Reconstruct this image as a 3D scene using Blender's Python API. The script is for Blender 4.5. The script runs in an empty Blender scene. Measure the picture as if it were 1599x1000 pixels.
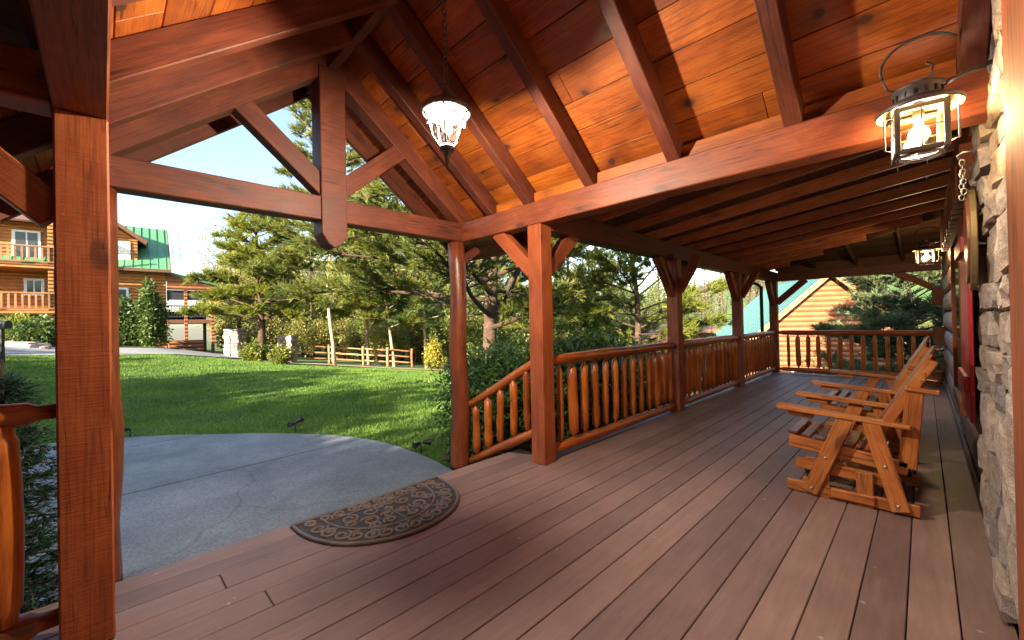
import bpy, bmesh, math, random
import numpy as np
from mathutils import Vector, Matrix
random.seed(7); RNG = np.random.default_rng(7)
scene = bpy.context.scene
COL = scene.collection
R = math.radians

# ------------------------------------------------------------------ camera
H = 1.45
YAW, PITCH, ROLL, FPX = 0.7867, 0.0066, -0.0205, 641.25
cy, sy = math.cos(YAW), math.sin(YAW)
FW = Vector((-sy*math.cos(PITCH), cy*math.cos(PITCH), math.sin(PITCH)))
RT = Vector((cy, sy, 0)); UP = RT.cross(FW)
R2 = RT*math.cos(ROLL)+UP*math.sin(ROLL); U2 = -RT*math.sin(ROLL)+UP*math.cos(ROLL)
cam = bpy.data.cameras.new('camera'); camo = bpy.data.objects.new('camera', cam); COL.objects.link(camo)
camo.matrix_world = Matrix(((R2.x, U2.x, -FW.x, 0), (R2.y, U2.y, -FW.y, 0), (R2.z, U2.z, -FW.z, H), (0, 0, 0, 1)))
cam.sensor_width = 36; cam.lens = FPX/1599*36; cam.clip_start = .05; cam.clip_end = 1000
scene.camera = camo
def at(px, depth, z=None):
    p = (FW + R2*((px-799.5)/FPX))*depth
    return Vector((p.x, p.y, z if z is not None else 0))

# ------------------------------------------------------------------ sky, sun, exposure
SUN = Vector((0.24, -0.97, 0)).normalized(); ELEV = R(21)
world = bpy.data.worlds.new('World'); scene.world = world; world.use_nodes = True
nt = world.node_tree; bg = nt.nodes['Background']
sky = nt.nodes.new('ShaderNodeTexSky'); sky.sky_type = 'NISHITA'; sky.sun_disc = False
sky.sun_elevation = ELEV; sky.sun_rotation = math.atan2(SUN.x, SUN.y); sky.air_density = 1.0; sky.dust_density = 1.5; sky.ozone_density = 1.0
nt.links.new(sky.outputs[0], bg.inputs[0]); bg.inputs[1].default_value = 0.1
sl = bpy.data.lights.new('sun', 'SUN'); sl.energy = 5.0; sl.angle = R(.5); sl.color = (1, .88, .66)
so = bpy.data.objects.new('sun', sl); COL.objects.link(so)
sd = Vector((SUN.x*math.cos(ELEV), SUN.y*math.cos(ELEV), math.sin(ELEV)))
so.rotation_euler = sd.to_track_quat('Z', 'Y').to_euler(); so.location = sd*60
scene.view_settings.view_transform = 'Standard'; scene.view_settings.look = 'None'
scene.view_settings.exposure = 2.35; scene.view_settings.gamma = 1.0
scene.render.engine = 'CYCLES'
scene.cycles.max_bounces = 7; scene.cycles.diffuse_bounces = 4; scene.cycles.transparent_max_bounces = 8

# ------------------------------------------------------------------ materials
def newmat(name):
    m = bpy.data.materials.new(name); m.use_nodes = True
    n = m.node_tree.nodes; return m, n, m.node_tree.links, n['Principled BSDF']
def ramp(n, stops):
    r = n.new('ShaderNodeValToRGB'); e = r.color_ramp.elements
    while len(e) < len(stops): e.new(.5)
    for i, (p, c) in enumerate(stops): e[i].position = p; e[i].color = (*c, 1)
    return r
def coords(n, l, scale, obj=True, rnd=True):
    tc = n.new('ShaderNodeTexCoord'); mp = n.new('ShaderNodeMapping'); mp.inputs['Scale'].default_value = scale
    if rnd:
        oi = n.new('ShaderNodeObjectInfo'); mu = n.new('ShaderNodeMath'); mu.operation = 'MULTIPLY'; mu.inputs[1].default_value = 37.0
        l.new(oi.outputs['Random'], mu.inputs[0]); va = n.new('ShaderNodeVectorMath'); va.operation = 'ADD'
        l.new(tc.outputs['Object'], va.inputs[0]); l.new(mu.outputs[0], va.inputs[1]); l.new(va.outputs[0], mp.inputs[0])
    else: l.new(tc.outputs['Object'], mp.inputs[0])
    return mp
def noise(n, l, mp, scale, detail=4, rough=.6, dist=0):
    t = n.new('ShaderNodeTexNoise'); t.inputs['Scale'].default_value = scale; t.inputs['Detail'].default_value = detail
    t.inputs['Roughness'].default_value = rough; t.inputs['Distortion'].default_value = dist
    l.new(mp.outputs[0], t.inputs['Vector']); return t
def mix(n, l, a, b, fac, mode='MIX'):
    x = n.new('ShaderNodeMix'); x.data_type = 'RGBA'; x.blend_type = mode
    for s, v in ((x.inputs[0], fac), (x.inputs[6], a), (x.inputs[7], b)):
        if hasattr(v, 'links') or isinstance(v, bpy.types.NodeSocket): l.new(v, s)
        elif isinstance(v, (int, float)): s.default_value = v
        else: s.default_value = (*v, 1)
    return x.outputs[2]
def bump(n, l, b, h, strength, dist=.02):
    bp = n.new('ShaderNodeBump'); bp.inputs['Strength'].default_value = strength; bp.inputs['Distance'].default_value = dist
    l.new(h, bp.inputs['Height']); l.new(bp.outputs[0], b.inputs['Normal'])

def wood(name, dark, mid, light, rough=.45, grain=14, knots=.75, knotcol=(.035, .012, .008), bmp=.25, vary=.35, saw=0, flat=False):
    m, n, l, b = newmat(name)
    mp = coords(n, l, (.55, 1, 1)); g = noise(n, l, mp, grain*.35, 6, .6, 1.2)
    mp2 = coords(n, l, (.035, 1, 1)); g2 = noise(n, l, mp2, grain*8, 5, .72, .4)
    r = ramp(n, [(.28, dark), (.5, mid), (.75, light)]); l.new(g.outputs[0], r.inputs[0])
    r2 = ramp(n, [(.36, (.5, .45, .42)), (.52, (1.0, .98, .97)), (.66, (1.18, 1.16, 1.12))]); l.new(g2.outputs[0], r2.inputs[0])
    c = mix(n, l, r.outputs[0], r2.outputs[0], .75, 'MULTIPLY')
    oi = n.new('ShaderNodeObjectInfo'); rv = ramp(n, [(0, (1-vary, 1-vary*1.1, 1-vary*1.15)), (1, (1.12, 1.14, 1.16))]); l.new(oi.outputs['Random'], rv.inputs[0])
    c = mix(n, l, c, rv.outputs[0], 1, 'MULTIPLY')
    mc = coords(n, l, (.35, 9, 9)); ck = noise(n, l, mc, 2.2, 3, .5, .3); cr = ramp(n, [(.478, (0, 0, 0)), (.5, (1, 1, 1)), (.522, (0, 0, 0))]); l.new(ck.outputs[0], cr.inputs[0])
    mk0 = coords(n, l, (.6, 2, 2)); ckm = noise(n, l, mk0, 1.6, 2); cm = ramp(n, [(.5, (0, 0, 0)), (.6, (.9, .9, .9))]); l.new(ckm.outputs[0], cm.inputs[0])
    c = mix(n, l, c, tuple(x*.22 for x in dark), mix(n, l, cr.outputs[0], cm.outputs[0], 1, 'MULTIPLY'))
    if knots:
        mk = coords(n, l, (1.0, 1.35, 1.35) if flat else (1.0, 2.6, 2.6)); mk2 = noise(n, l, mk, 3.0, 2)
        va = n.new('ShaderNodeVectorMath'); va.operation = 'MULTIPLY_ADD'; va.inputs[1].default_value = (.16, .16, .16)
        l.new(mk2.outputs[1], va.inputs[0]); l.new(mk.outputs[0], va.inputs[2])
        v = n.new('ShaderNodeTexVoronoi'); v.inputs['Scale'].default_value = 1.7 if flat else 1.5; v.voronoi_dimensions = '2D' if flat else '3D'; l.new(va.outputs[0], v.inputs['Vector'])
        kr = ramp(n, [(.0, (1, 1, 1)), (.045, (1, 1, 1)), (.075, (.5, .5, .5)), (.17, (.2, .2, .2)), (.3, (0, 0, 0))] if flat else [(.0, (1, 1, 1)), (.09, (.9, .9, .9)), (.13, (.3, .3, .3)), (.27, (0, 0, 0))]); l.new(v.outputs['Distance'], kr.inputs[0])
        mu = n.new('ShaderNodeMath'); mu.operation = 'MULTIPLY'; mu.inputs[1].default_value = knots; l.new(kr.outputs[0], mu.inputs[0])
        c = mix(n, l, c, knotcol, mu.outputs[0])
    l.new(c, b.inputs['Base Color'])
    rr = n.new('ShaderNodeMapRange'); rr.inputs[3].default_value = rough-.1; rr.inputs[4].default_value = rough+.18; l.new(g.outputs[0], rr.inputs[0]); l.new(rr.outputs[0], b.inputs['Roughness'])
    if saw:
        ms = coords(n, l, (1, .05, .05)); s = noise(n, l, ms, 160, 2); bump(n, l, b, s.outputs[0], saw, .004)
    else: bump(n, l, b, g2.outputs[0], bmp, .006)
    return m
M = {}
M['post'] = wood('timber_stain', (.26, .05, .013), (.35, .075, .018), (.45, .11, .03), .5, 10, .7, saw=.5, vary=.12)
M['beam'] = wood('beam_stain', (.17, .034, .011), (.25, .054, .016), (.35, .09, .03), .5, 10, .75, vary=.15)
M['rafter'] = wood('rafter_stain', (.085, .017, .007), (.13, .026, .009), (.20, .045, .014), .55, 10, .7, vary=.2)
M['ceil'] = wood('ceiling_stain', (.26, .05, .006), (.42, .095, .008), (.55, .155, .012), .45, 9, .9, vary=.38, flat=True)
M['under'] = wood('roof_boards', (.11, .05, .025), (.155, .07, .034), (.2, .095, .045), .7, 9, .4)
M['log'] = wood('log_varnish', (.33, .07, .010), (.48, .115, .014), (.60, .175, .026), .3, 9, .7, vary=.3)
M['logdk'] = wood('log_post_varnish', (.14, .03, .012), (.21, .05, .016), (.30, .08, .022), .33, 9, .8, vary=.15)
M['shed'] = wood('shed_rafter_lightened', (.36, .10, .042), (.48, .15, .06), (.58, .2, .085), .5, 10, .6, vary=.2)  # stain lightened to stand in for light that misses these rafters
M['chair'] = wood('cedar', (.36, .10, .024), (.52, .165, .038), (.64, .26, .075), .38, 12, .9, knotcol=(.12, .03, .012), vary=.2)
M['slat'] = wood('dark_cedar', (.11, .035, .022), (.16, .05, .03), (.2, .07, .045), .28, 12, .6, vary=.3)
M['grey_beam'] = wood('weathered_stain', (.15, .05, .035), (.21, .075, .055), (.27, .10, .075), .55, 10, .5)
M['wallog'] = wood('brown_log', (.11, .065, .055), (.15, .09, .078), (.19, .115, .1), .5, 8, .5)
M['trim'] = wood('door_trim', (.21, .05, .018), (.29, .075, .025), (.36, .105, .035), .65, 8, .5)
M['fence'] = wood('fence_rail', (.32, .14, .06), (.42, .2, .09), (.5, .27, .13), .7, 8, .4)
M['bark'] = wood('pine_bark', (.03, .02, .015), (.085, .05, .032), (.17, .095, .058), .9, 22, 0, bmp=1.0)
M['paletrunk'] = wood('pale_bark', (.3, .22, .14), (.42, .32, .21), (.52, .42, .3), .85, 16, .3, bmp=.6)
M['red'] = wood('red_paint', (.34, .016, .03), (.42, .022, .042), (.48, .03, .055), .4, 8, 0)

def deckmat():
    m, n, l, b = newmat('composite_deck')
    mp = coords(n, l, (.12, 1, 1)); g = noise(n, l, mp, 30, 5, .65)
    r = ramp(n, [(.3, (.21, .128, .114)), (.55, (.25, .155, .138)), (.8, (.29, .187, .166))]); l.new(g.outputs[0], r.inputs[0])
    tc = n.new('ShaderNodeNewGeometry'); nz = n.new('ShaderNodeTexNoise'); nz.inputs['Scale'].default_value = 1.7; nz.inputs['Detail'].default_value = 7; l.new(tc.outputs['Position'], nz.inputs['Vector'])
    rr = ramp(n, [(.35, (.86, .86, .87)), (.65, (1.08, 1.07, 1.06))]); l.new(nz.outputs[0], rr.inputs[0])
    c = mix(n, l, r.outputs[0], rr.outputs[0], 1, 'MULTIPLY')
    oi = n.new('ShaderNodeObjectInfo'); rv = ramp(n, [(0, (.76, .75, .76)), (1, (1.16, 1.13, 1.1))]); l.new(oi.outputs['Random'], rv.inputs[0]); c = mix(n, l, c, rv.outputs[0], 1, 'MULTIPLY')
    v = n.new('ShaderNodeTexVoronoi'); v.inputs['Scale'].default_value = 5.5; l.new(tc.outputs['Position'], v.inputs['Vector'])
    n2 = n.new('ShaderNodeTexNoise'); n2.inputs['Scale'].default_value = 60; l.new(tc.outputs['Position'], n2.inputs['Vector'])
    ad = n.new('ShaderNodeMath'); ad.operation = 'MULTIPLY_ADD'; ad.inputs[1].default_value = .1; l.new(n2.outputs[0], ad.inputs[0]); l.new(v.outputs['Distance'], ad.inputs[2])
    sp = ramp(n, [(.085, (1, 1, 1)), (.125, (0, 0, 0))]); l.new(ad.outputs[0], sp.inputs[0])
    mu = n.new('ShaderNodeMath'); mu.operation = 'MULTIPLY'; mu.inputs[1].default_value = .75; l.new(sp.outputs[0], mu.inputs[0])
    c = mix(n, l, c, (.42, .36, .33), mu.outputs[0])
    l.new(c, b.inputs['Base Color']); b.inputs['Roughness'].default_value = .55
    bump(n, l, b, g.outputs[0], .3, .004); return m
M['deck'] = deckmat()
def mottled(name, stops, scale, rough=.85, bmp=.4, bs=40, bd=.01, world_=True, det=8, fine=.0):
    m, n, l, b = newmat(name)
    if world_:
        g = n.new('ShaderNodeNewGeometry'); src = g.outputs['Position']
    else:
        src = coords(n, l, (1, 1, 1)).outputs[0]
    a = n.new('ShaderNodeTexNoise'); a.inputs['Scale'].default_value = scale; a.inputs['Detail'].default_value = det; a.inputs['Roughness'].default_value = .62; l.new(src, a.inputs['Vector'])
    r = ramp(n, stops); l.new(a.outputs[0], r.inputs[0]); c = r.outputs[0]
    f = n.new('ShaderNodeTexNoise'); f.inputs['Scale'].default_value = bs; f.inputs['Detail'].default_value = 5; l.new(src, f.inputs['Vector'])
    if fine:
        fr = ramp(n, [(.35, (1-fine,)*3), (.65, (1+fine,)*3)]); l.new(f.outputs[0], fr.inputs[0]); c = mix(n, l, c, fr.outputs[0], 1, 'MULTIPLY')
    if not world_:
        oi = n.new('ShaderNodeObjectInfo'); rv = ramp(n, [(0, (.55, .55, .6)), (.25, (.85, .78, .74)), (.5, (1, .9, .8)), (.75, (.8, .82, .86)), (1, (1.25, 1.18, 1.08))]); l.new(oi.outputs['Random'], rv.inputs[0]); c = mix(n, l, c, rv.outputs[0], 1, 'MULTIPLY')
    l.new(c, b.inputs['Base Color']); b.inputs['Roughness'].default_value = rough
    bump(n, l, b, f.outputs[0], bmp, bd); return m
M['concrete'] = mottled('concrete', [(.25, (.10, .115, .135)), (.42, (.15, .168, .19)), (.55, (.17, .187, .21)), (.75, (.235, .25, .268))], 1.1, .85, .5, 55, .008, det=12, fine=.22)
cm_ = M['concrete']; n = cm_.node_tree.nodes; l = cm_.node_tree.links; b = n['Principled BSDF']; src = b.inputs['Base Color'].links[0].from_socket
gp_ = n.new('ShaderNodeNewGeometry'); nz = n.new('ShaderNodeTexNoise'); nz.inputs['Scale'].default_value = .8; l.new(gp_.outputs['Position'], nz.inputs['Vector'])
va = n.new('ShaderNodeVectorMath'); va.operation = 'MULTIPLY_ADD'; va.inputs[1].default_value = (1.4, 1.4, 0); l.new(nz.outputs[1], va.inputs[0]); l.new(gp_.outputs['Position'], va.inputs[2])
vo = n.new('ShaderNodeTexVoronoi'); vo.feature = 'DISTANCE_TO_EDGE'; vo.inputs['Scale'].default_value = .33; l.new(va.outputs[0], vo.inputs['Vector'])
cr_ = ramp(n, [(0, (.55, .55, .55)), (.003, (.75, .75, .75)), (.006, (1, 1, 1))]); l.new(vo.outputs['Distance'], cr_.inputs[0]); c_ = mix(n, l, src, cr_.outputs[0], .7, 'MULTIPLY')
st = n.new('ShaderNodeTexNoise'); st.inputs['Scale'].default_value = .45; st.inputs['Detail'].default_value = 9; st.inputs['Roughness'].default_value = .7; l.new(gp_.outputs['Position'], st.inputs['Vector']); sr = ramp(n, [(.36, (.68, .7, .72)), (.52, (1, 1, 1)), (.68, (1.15, 1.15, 1.14))]); l.new(st.outputs[0], sr.inputs[0])
l.new(mix(n, l, c_, sr.outputs[0], 1, 'MULTIPLY'), b.inputs['Base Color'])
M['asphalt'] = mottled('driveway_grey', [(.35, (.17, .17, .18)), (.65, (.28, .28, .29))], .6, .9, .4, 50, .01)
M['soil'] = mottled('lawn_soil', [(.3, (.04, .09, .02)), (.5, (.06, .12, .025)), (.7, (.085, .125, .035))], .55, .95, .8, 30, .03, fine=.25)
M['mulch'] = mottled('mulch', [(.3, (.035, .022, .015)), (.7, (.1, .065, .045))], 9, .95, 1, 40, .03)
M['stone'] = mottled('field_stone', [(.25, (.22, .18, .165)), (.45, (.38, .31, .275)), (.6, (.46, .39, .34)), (.78, (.55, .5, .46))], 4.5, .8, .7, 26, .015, world_=False, fine=.15)
M['mortar'] = mottled('mortar', [(.3, (.07, .06, .055)), (.7, (.12, .105, .095))], 12, .95, .5, 60)
M['hill'] = mottled('wood_floor', [(.3, (.06, .055, .03)), (.7, (.13, .105, .06))], .25, .95, .5, 3, .1)
M['path'] = mottled('gravel_path', [(.3, (.3, .22, .14)), (.7, (.45, .35, .24))], 2, .95, .5, 30, .02)
M['terracotta'] = mottled('terracotta', [(.3, (.25, .09, .055)), (.7, (.36, .14, .09))], 8, .7, .2, 60, .003)
def plain(name, c, rough=.5, metal=0, emit=None, es=0):
    m, n, l, b = newmat(name)
    mp = coords(n, l, (1, 1, 1)); a = noise(n, l, mp, 9, 5)
    r = ramp(n, [(.3, tuple(x*.82 for x in c)), (.7, tuple(min(1, x*1.14) for x in c))]); l.new(a.outputs[0], r.inputs[0]); l.new(r.outputs[0], b.inputs['Base Color'])
    b.inputs['Roughness'].default_value = rough; b.inputs['Metallic'].default_value = metal
    if emit: b.inputs['Emission Color'].default_value = (*emit, 1); b.inputs['Emission Strength'].default_value = es
    return m
M['iron'] = plain('bronze_iron', (.10, .085, .085), .5, .35)
M['shade_in'] = plain('enamel_cream', (.22, .17, .09), .5)
M['steel'] = plain('bolt_steel', (.55, .55, .56), .35, .9)
M['black'] = plain('black_plastic', (.012, .012, .014), .45)
M['rubber'] = plain('mat_rubber', (.15, .108, .095), .55)
M['rubber_lo'] = plain('mat_ground', (.045, .033, .03), .7)
m, n, l, b = newmat('lit_bulb'); e_ = n.new('ShaderNodeEmission'); e_.inputs[0].default_value = (1, .85, .58, 1); e_.inputs[1].default_value = 4
tr_ = n.new('ShaderNodeBsdfTransparent'); mx_ = n.new('ShaderNodeMixShader'); mx_.inputs[0].default_value = .5; l.new(tr_.outputs[0], mx_.inputs[1]); l.new(e_.outputs[0], mx_.inputs[2]); l.new(mx_.outputs[0], n['Material Output'].inputs[0]); M['bulb'] = m
M['lens'] = plain('spot_lens', (.7, .7, .72), .15)
M['green_roof'] = plain('green_roof', (.10, .26, .13), .4, .1)
M['teal_roof'] = plain('teal_roof', (.028, .11, .115), .4, .1)
M['white'] = plain('white_paint', (.72, .72, .68), .5)
M['gutter'] = plain('gutter_green', (.03, .055, .05), .4)
M['brown_trim'] = plain('brown_trim', (.15, .065, .035), .6)
M['porch_dark'] = plain('porch_near_black', (.02, .022, .03), .7)  # near-black colour for the side porch panels and rails
M['brass'] = plain('gold_sign', (.17, .125, .06), .45, .3)
def glassm(name, col, rough, trans=.6):
    m, n, l, b = newmat(name)
    t = n.new('ShaderNodeBsdfTransparent'); g = n.new('ShaderNodeBsdfGlossy'); g.inputs['Roughness'].default_value = rough; t.inputs[0].default_value = (*col, 1)
    mp = coords(n, l, (1, 1, 1)); a = noise(n, l, mp, 25, 3); bp = n.new('ShaderNodeBump'); bp.inputs['Strength'].default_value = .4; l.new(a.outputs[0], bp.inputs['Height']); l.new(bp.outputs[0], g.inputs['Normal'])
    d = n.new('ShaderNodeBsdfTranslucent'); d.inputs[0].default_value = (*col, 1)
    m1 = n.new('ShaderNodeMixShader'); m1.inputs[0].default_value = .0; l.new(t.outputs[0], m1.inputs[1]); l.new(d.outputs[0], m1.inputs[2])
    m2 = n.new('ShaderNodeMixShader'); m2.inputs[0].default_value = .035; l.new(m1.outputs[0], m2.inputs[1]); l.new(g.outputs[0], m2.inputs[2])
    l.new(m2.outputs[0], n['Material Output'].inputs[0]); return m
M['clear'] = glassm('seeded_glass', (.9, .95, .95), .08)
M['amber'] = glassm('amber_glass', (.96, .88, .7), .1)
m, n, l, b = newmat('window_glass'); b.inputs['Base Color'].default_value = (.05, .06, .06, 1); b.inputs['Roughness'].default_value = .06; M['pane'] = m
mp = coords(n, l, (1, 1, 1)); a = noise(n, l, mp, 3, 2); bump(n, l, b, a.outputs[0], .03)
def leafm(name, a, b2, trans=.35, rough=.5):
    m, n, l, b = newmat(name)
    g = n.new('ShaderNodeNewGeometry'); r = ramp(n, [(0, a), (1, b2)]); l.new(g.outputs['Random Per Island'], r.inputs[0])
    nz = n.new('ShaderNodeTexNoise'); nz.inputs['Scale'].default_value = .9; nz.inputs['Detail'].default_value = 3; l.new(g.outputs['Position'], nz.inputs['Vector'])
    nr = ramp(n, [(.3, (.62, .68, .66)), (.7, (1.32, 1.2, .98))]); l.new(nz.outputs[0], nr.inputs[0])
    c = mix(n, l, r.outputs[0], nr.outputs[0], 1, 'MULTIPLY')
    l.new(c, b.inputs['Base Color']); b.inputs['Roughness'].default_value = rough
    t = n.new('ShaderNodeBsdfTranslucent'); l.new(c, t.inputs[0]); mx = n.new('ShaderNodeMixShader'); mx.inputs[0].default_value = trans
    l.new(b.outputs[0], mx.inputs[1]); l.new(t.outputs[0], mx.inputs[2]); l.new(mx.outputs[0], n['Material Output'].inputs[0]); return m
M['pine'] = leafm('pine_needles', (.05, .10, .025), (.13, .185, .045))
M['pine_lit'] = leafm('sunlit_pine_needles', (.11, .16, .018), (.28, .285, .05), .48)  # sunlit copy of the pine needles, sunshine put into the colour
M['pine_mix'] = leafm('mixed_pine_needles', (.085, .125, .022), (.24, .25, .055), .45)
M['pine_blue'] = leafm('pale_pine_needles', (.11, .16, .08), (.23, .27, .14))
M['laurel'] = leafm('laurel_leaves', (.04, .11, .025), (.10, .185, .05), .3, .3)
M['grass'] = leafm('grass_blades', (.08, .185, .022), (.185, .29, .055), .4, .6)
M['spring'] = leafm('spring_leaves', (.18, .19, .045), (.33, .30, .085), .45)
M['spring_g'] = leafm('green_leaves', (.11, .16, .04), (.23, .25, .07), .45)
M['yellow'] = leafm('yellow_leaves', (.25, .24, .03), (.36, .32, .05), .4)
M['twig'] = leafm('bare_twigs', (.12, .09, .07), (.22, .17, .13), 0, .8)
M['spruce'] = leafm('spruce_needles', (.02, .06, .032), (.05, .11, .06), .2)

# ------------------------------------------------------------------ helpers
WM = {}
def link(o, world=Matrix(), parent=None):
    COL.objects.link(o); WM[o] = world.copy()
    if parent is not None:
        o.parent = parent; o.matrix_basis = WM[parent].inverted() @ world
    else: o.matrix_basis = world
    return o
def tag(o, label=None, cat=None, group=None, kind=None):
    if label: o['label'] = label
    if cat: o['category'] = cat
    if group: o['group'] = group
    if kind: o['kind'] = kind
    return o
def thing(name, label, cat, loc=(0, 0, 0), rz=0, group=None, kind=None):
    o = bpy.data.objects.new(name, None); o.empty_display_size = .1
    link(o, Matrix.Translation(loc) @ Matrix.Rotation(rz, 4, 'Z')); return tag(o, label, cat, group, kind)
def mesh_obj(name, me, mat, parent=None, world=None):
    if mat and not me.materials: me.materials.append(M[mat] if isinstance(mat, str) else mat)
    o = bpy.data.objects.new(name, me)
    return link(o, world if world is not None else (WM[parent] if parent else Matrix()), parent)
def bm_mesh(bm, name, smooth=False):
    me = bpy.data.meshes.new(name); bm.normal_update(); bm.to_mesh(me); bm.free()
    if smooth: me.polygons.foreach_set('use_smooth', [True]*len(me.polygons))
    return me
def frame(p0, p1, up=(0, 0, 1)):
    p0 = Vector(p0); p1 = Vector(p1); x = (p1-p0).normalized(); u = Vector(up)
    if abs(x.dot(u)) > .98: u = Vector((0, 1, 0))
    y = u.cross(x).normalized(); z = x.cross(y); c = (p0+p1)/2
    return Matrix(((x.x, y.x, z.x, c.x), (x.y, y.y, z.y, c.y), (x.z, y.z, z.z, c.z), (0, 0, 0, 1))), (p1-p0).length
BOX = {}
def box_mesh(L, w, h, bev=.006, key=True):
    k = (round(L, 4), round(w, 4), round(h, 4), round(bev, 4))
    if key and k in BOX: return BOX[k].copy()
    bm = bmesh.new(); bmesh.ops.create_cube(bm, size=1, matrix=Matrix.Diagonal((L, w, h, 1)))
    if bev: bmesh.ops.bevel(bm, geom=bm.edges[:], offset=bev, segments=1, affect='EDGES')
    me = bm_mesh(bm, 'board'); BOX[k] = me; return me.copy()
def beam(name, p0, p1, w, h, mat, parent=None, up=(0, 0, 1), bev=.006):
    mw, L = frame(p0, p1, up); return mesh_obj(name, box_mesh(L, w, h, bev), mat, parent, mw)
def block(name, lo, hi, mat, parent=None, bev=.004, world=None):
    lo = Vector(lo); hi = Vector(hi); c = (lo+hi)/2; d = hi-lo
    base = world if world is not None else Matrix()
    # long axis becomes local X so the grain follows it
    ax = max(range(3), key=lambda i: d[i]); P = {0: Matrix(), 1: Matrix(((0, -1, 0, 0), (1, 0, 0, 0), (0, 0, 1, 0), (0, 0, 0, 1))), 2: Matrix(((0, 0, -1, 0), (0, 1, 0, 0), (1, 0, 0, 0), (0, 0, 0, 1)))}[ax]
    dims = {0: (d.x, d.y, d.z), 1: (d.y, d.x, d.z), 2: (d.z, d.y, d.x)}[ax]
    return mesh_obj(name, box_mesh(*dims, bev), mat, parent, base @ Matrix.Translation(c) @ P)
def lathe_x(profile, seg=12, wob=0, seed=0, cap=True):
    """profile [(x, r)] revolved round local X"""
    rr = random.Random(seed); bm = bmesh.new(); rings = []
    ph = [rr.uniform(0, 6.28) for _ in range(3)]
    for x, r in profile:
        ring = []
        oy = wob*r*math.sin(x*5+ph[0]); oz = wob*r*math.sin(x*4.1+ph[1])
        for i in range(seg):
            a = 6.28318*i/seg; q = r*(1+wob*(.5*math.sin(2*a+ph[2]+x*2)+rr.uniform(-.3, .3)))
            ring.append(bm.verts.new((x, oy+q*math.cos(a), oz+q*math.sin(a))))
        rings.append(ring)
    for a, b in zip(rings, rings[1:]):
        for i in range(seg): bm.faces.new((a[i], a[(i+1) % seg], b[(i+1) % seg], b[i]))
    if cap:
        bm.faces.new(rings[0][::-1]); bm.faces.new(rings[-1])
    me = bm_mesh(bm, 'turned', True); return me
def lathe(name, prof, mat, parent, loc, seg=20, axis=(0, 0, 1), wob=0, seed=0, cap=True):
    """prof [(h, r)] revolved round an axis at loc"""
    a = Vector(axis).normalized(); mw, _ = frame(Vector(loc), Vector(loc)+a); mw.translation = Vector(loc)
    return mesh_obj(name, lathe_x(prof, seg, wob, seed, cap), mat, parent, mw)
def logpiece(name, p0, p1, r, mat, parent, neck=.0, seed=0, wob=.07, seg=12, nk=.45):
    mw, L = frame(p0, p1); h = L/2
    n = max(4, int(L/.3)); pr = []
    if neck: pr += [(-h, r*nk), (-h+neck*.7, r*nk*1.05), (-h+neck, r*.9)]
    else: pr += [(-h, r)]
    s = h-neck
    for i in range(1, n): pr.append((-s+2*s*i/n, r*(1+.04*math.sin(i*1.7+seed))))
    if neck: pr += [(h-neck, r*.9), (h-neck*.7, r*nk*1.05), (h, r*nk)]
    else: pr += [(h, r)]
    return mesh_obj(name, lathe_x(pr, seg, wob, seed), mat, parent, mw)
def tube_bm(bm, pts, r, seg=8):
    prev = None
    for i, p in enumerate(pts):
        p = Vector(p); t = (Vector(pts[min(i+1, len(pts)-1)])-Vector(pts[max(i-1, 0)])).normalized()
        u = t.cross(Vector((0, 0, 1)) if abs(t.z) < .9 else Vector((0, 1, 0))).normalized(); v = t.cross(u)
        rr = r[i] if isinstance(r, (list, tuple)) else r
        ring = [bm.verts.new(p+(u*math.cos(6.28318*k/seg)+v*math.sin(6.28318*k/seg))*rr) for k in range(seg)]
        if prev:
            for k in range(seg): bm.faces.new((prev[k], prev[(k+1) % seg], ring[(k+1) % seg], ring[k]))
        else: bm.faces.new(ring[::-1])
        prev = ring
    bm.faces.new(prev)
def tube(name, pts, r, mat, parent=None, seg=8):
    bm = bmesh.new(); tube_bm(bm, pts, r, seg); bmesh.ops.recalc_face_normals(bm, faces=bm.faces[:])
    me = bm_mesh(bm, name, True); o = parent
    if o is not None: me.transform(WM[o].inverted())
    return mesh_obj(name, me, mat, parent, WM[o] if o is not None else Matrix())
def prism(name, pts, h, mat, parent=None, world=None, bev=0):
    """pts 2D outline in local XZ plane -> extruded +-h/2 along local Y"""
    bm = bmesh.new(); a = [bm.verts.new((x, -h/2, z)) for x, z in pts]; b = [bm.verts.new((x, h/2, z)) for x, z in pts]; n = len(pts)
    bm.faces.new(a); bm.faces.new(b[::-1])
    for i in range(n): bm.faces.new((a[i], b[i], b[(i+1) % n], a[(i+1) % n]))
    bmesh.ops.recalc_face_normals(bm, faces=bm.faces[:])
    if bev: bmesh.ops.bevel(bm, geom=bm.edges[:], offset=bev, segments=1, affect='EDGES')
    return mesh_obj(name, bm_mesh(bm, name), mat, parent, world)
def tri_mesh(name, V, T):
    me = bpy.data.meshes.new(name); V = np.asarray(V, np.float32).reshape(-1, 3); T = np.asarray(T, np.int32).reshape(-1, 3)
    me.vertices.add(len(V)); me.vertices.foreach_set('co', V.ravel()); me.loops.add(T.size); me.loops.foreach_set('vertex_index', T.ravel())
    me.polygons.add(len(T)); me.polygons.foreach_set('loop_start', np.arange(0, T.size, 3, dtype=np.int32)); me.polygons.foreach_set('loop_total', np.full(len(T), 3, np.int32))
    me.update(calc_edges=True); return me
def rotframes(D, rng, roll=True):
    """per row: a frame whose x axis is D"""
    D = D/np.linalg.norm(D, axis=1, keepdims=True); u = rng.normal(size=D.shape); y = np.cross(u, D); y /= np.linalg.norm(y, axis=1, keepdims=True); z = np.cross(D, y)
    return np.stack([D, y, z], 2)
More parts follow.
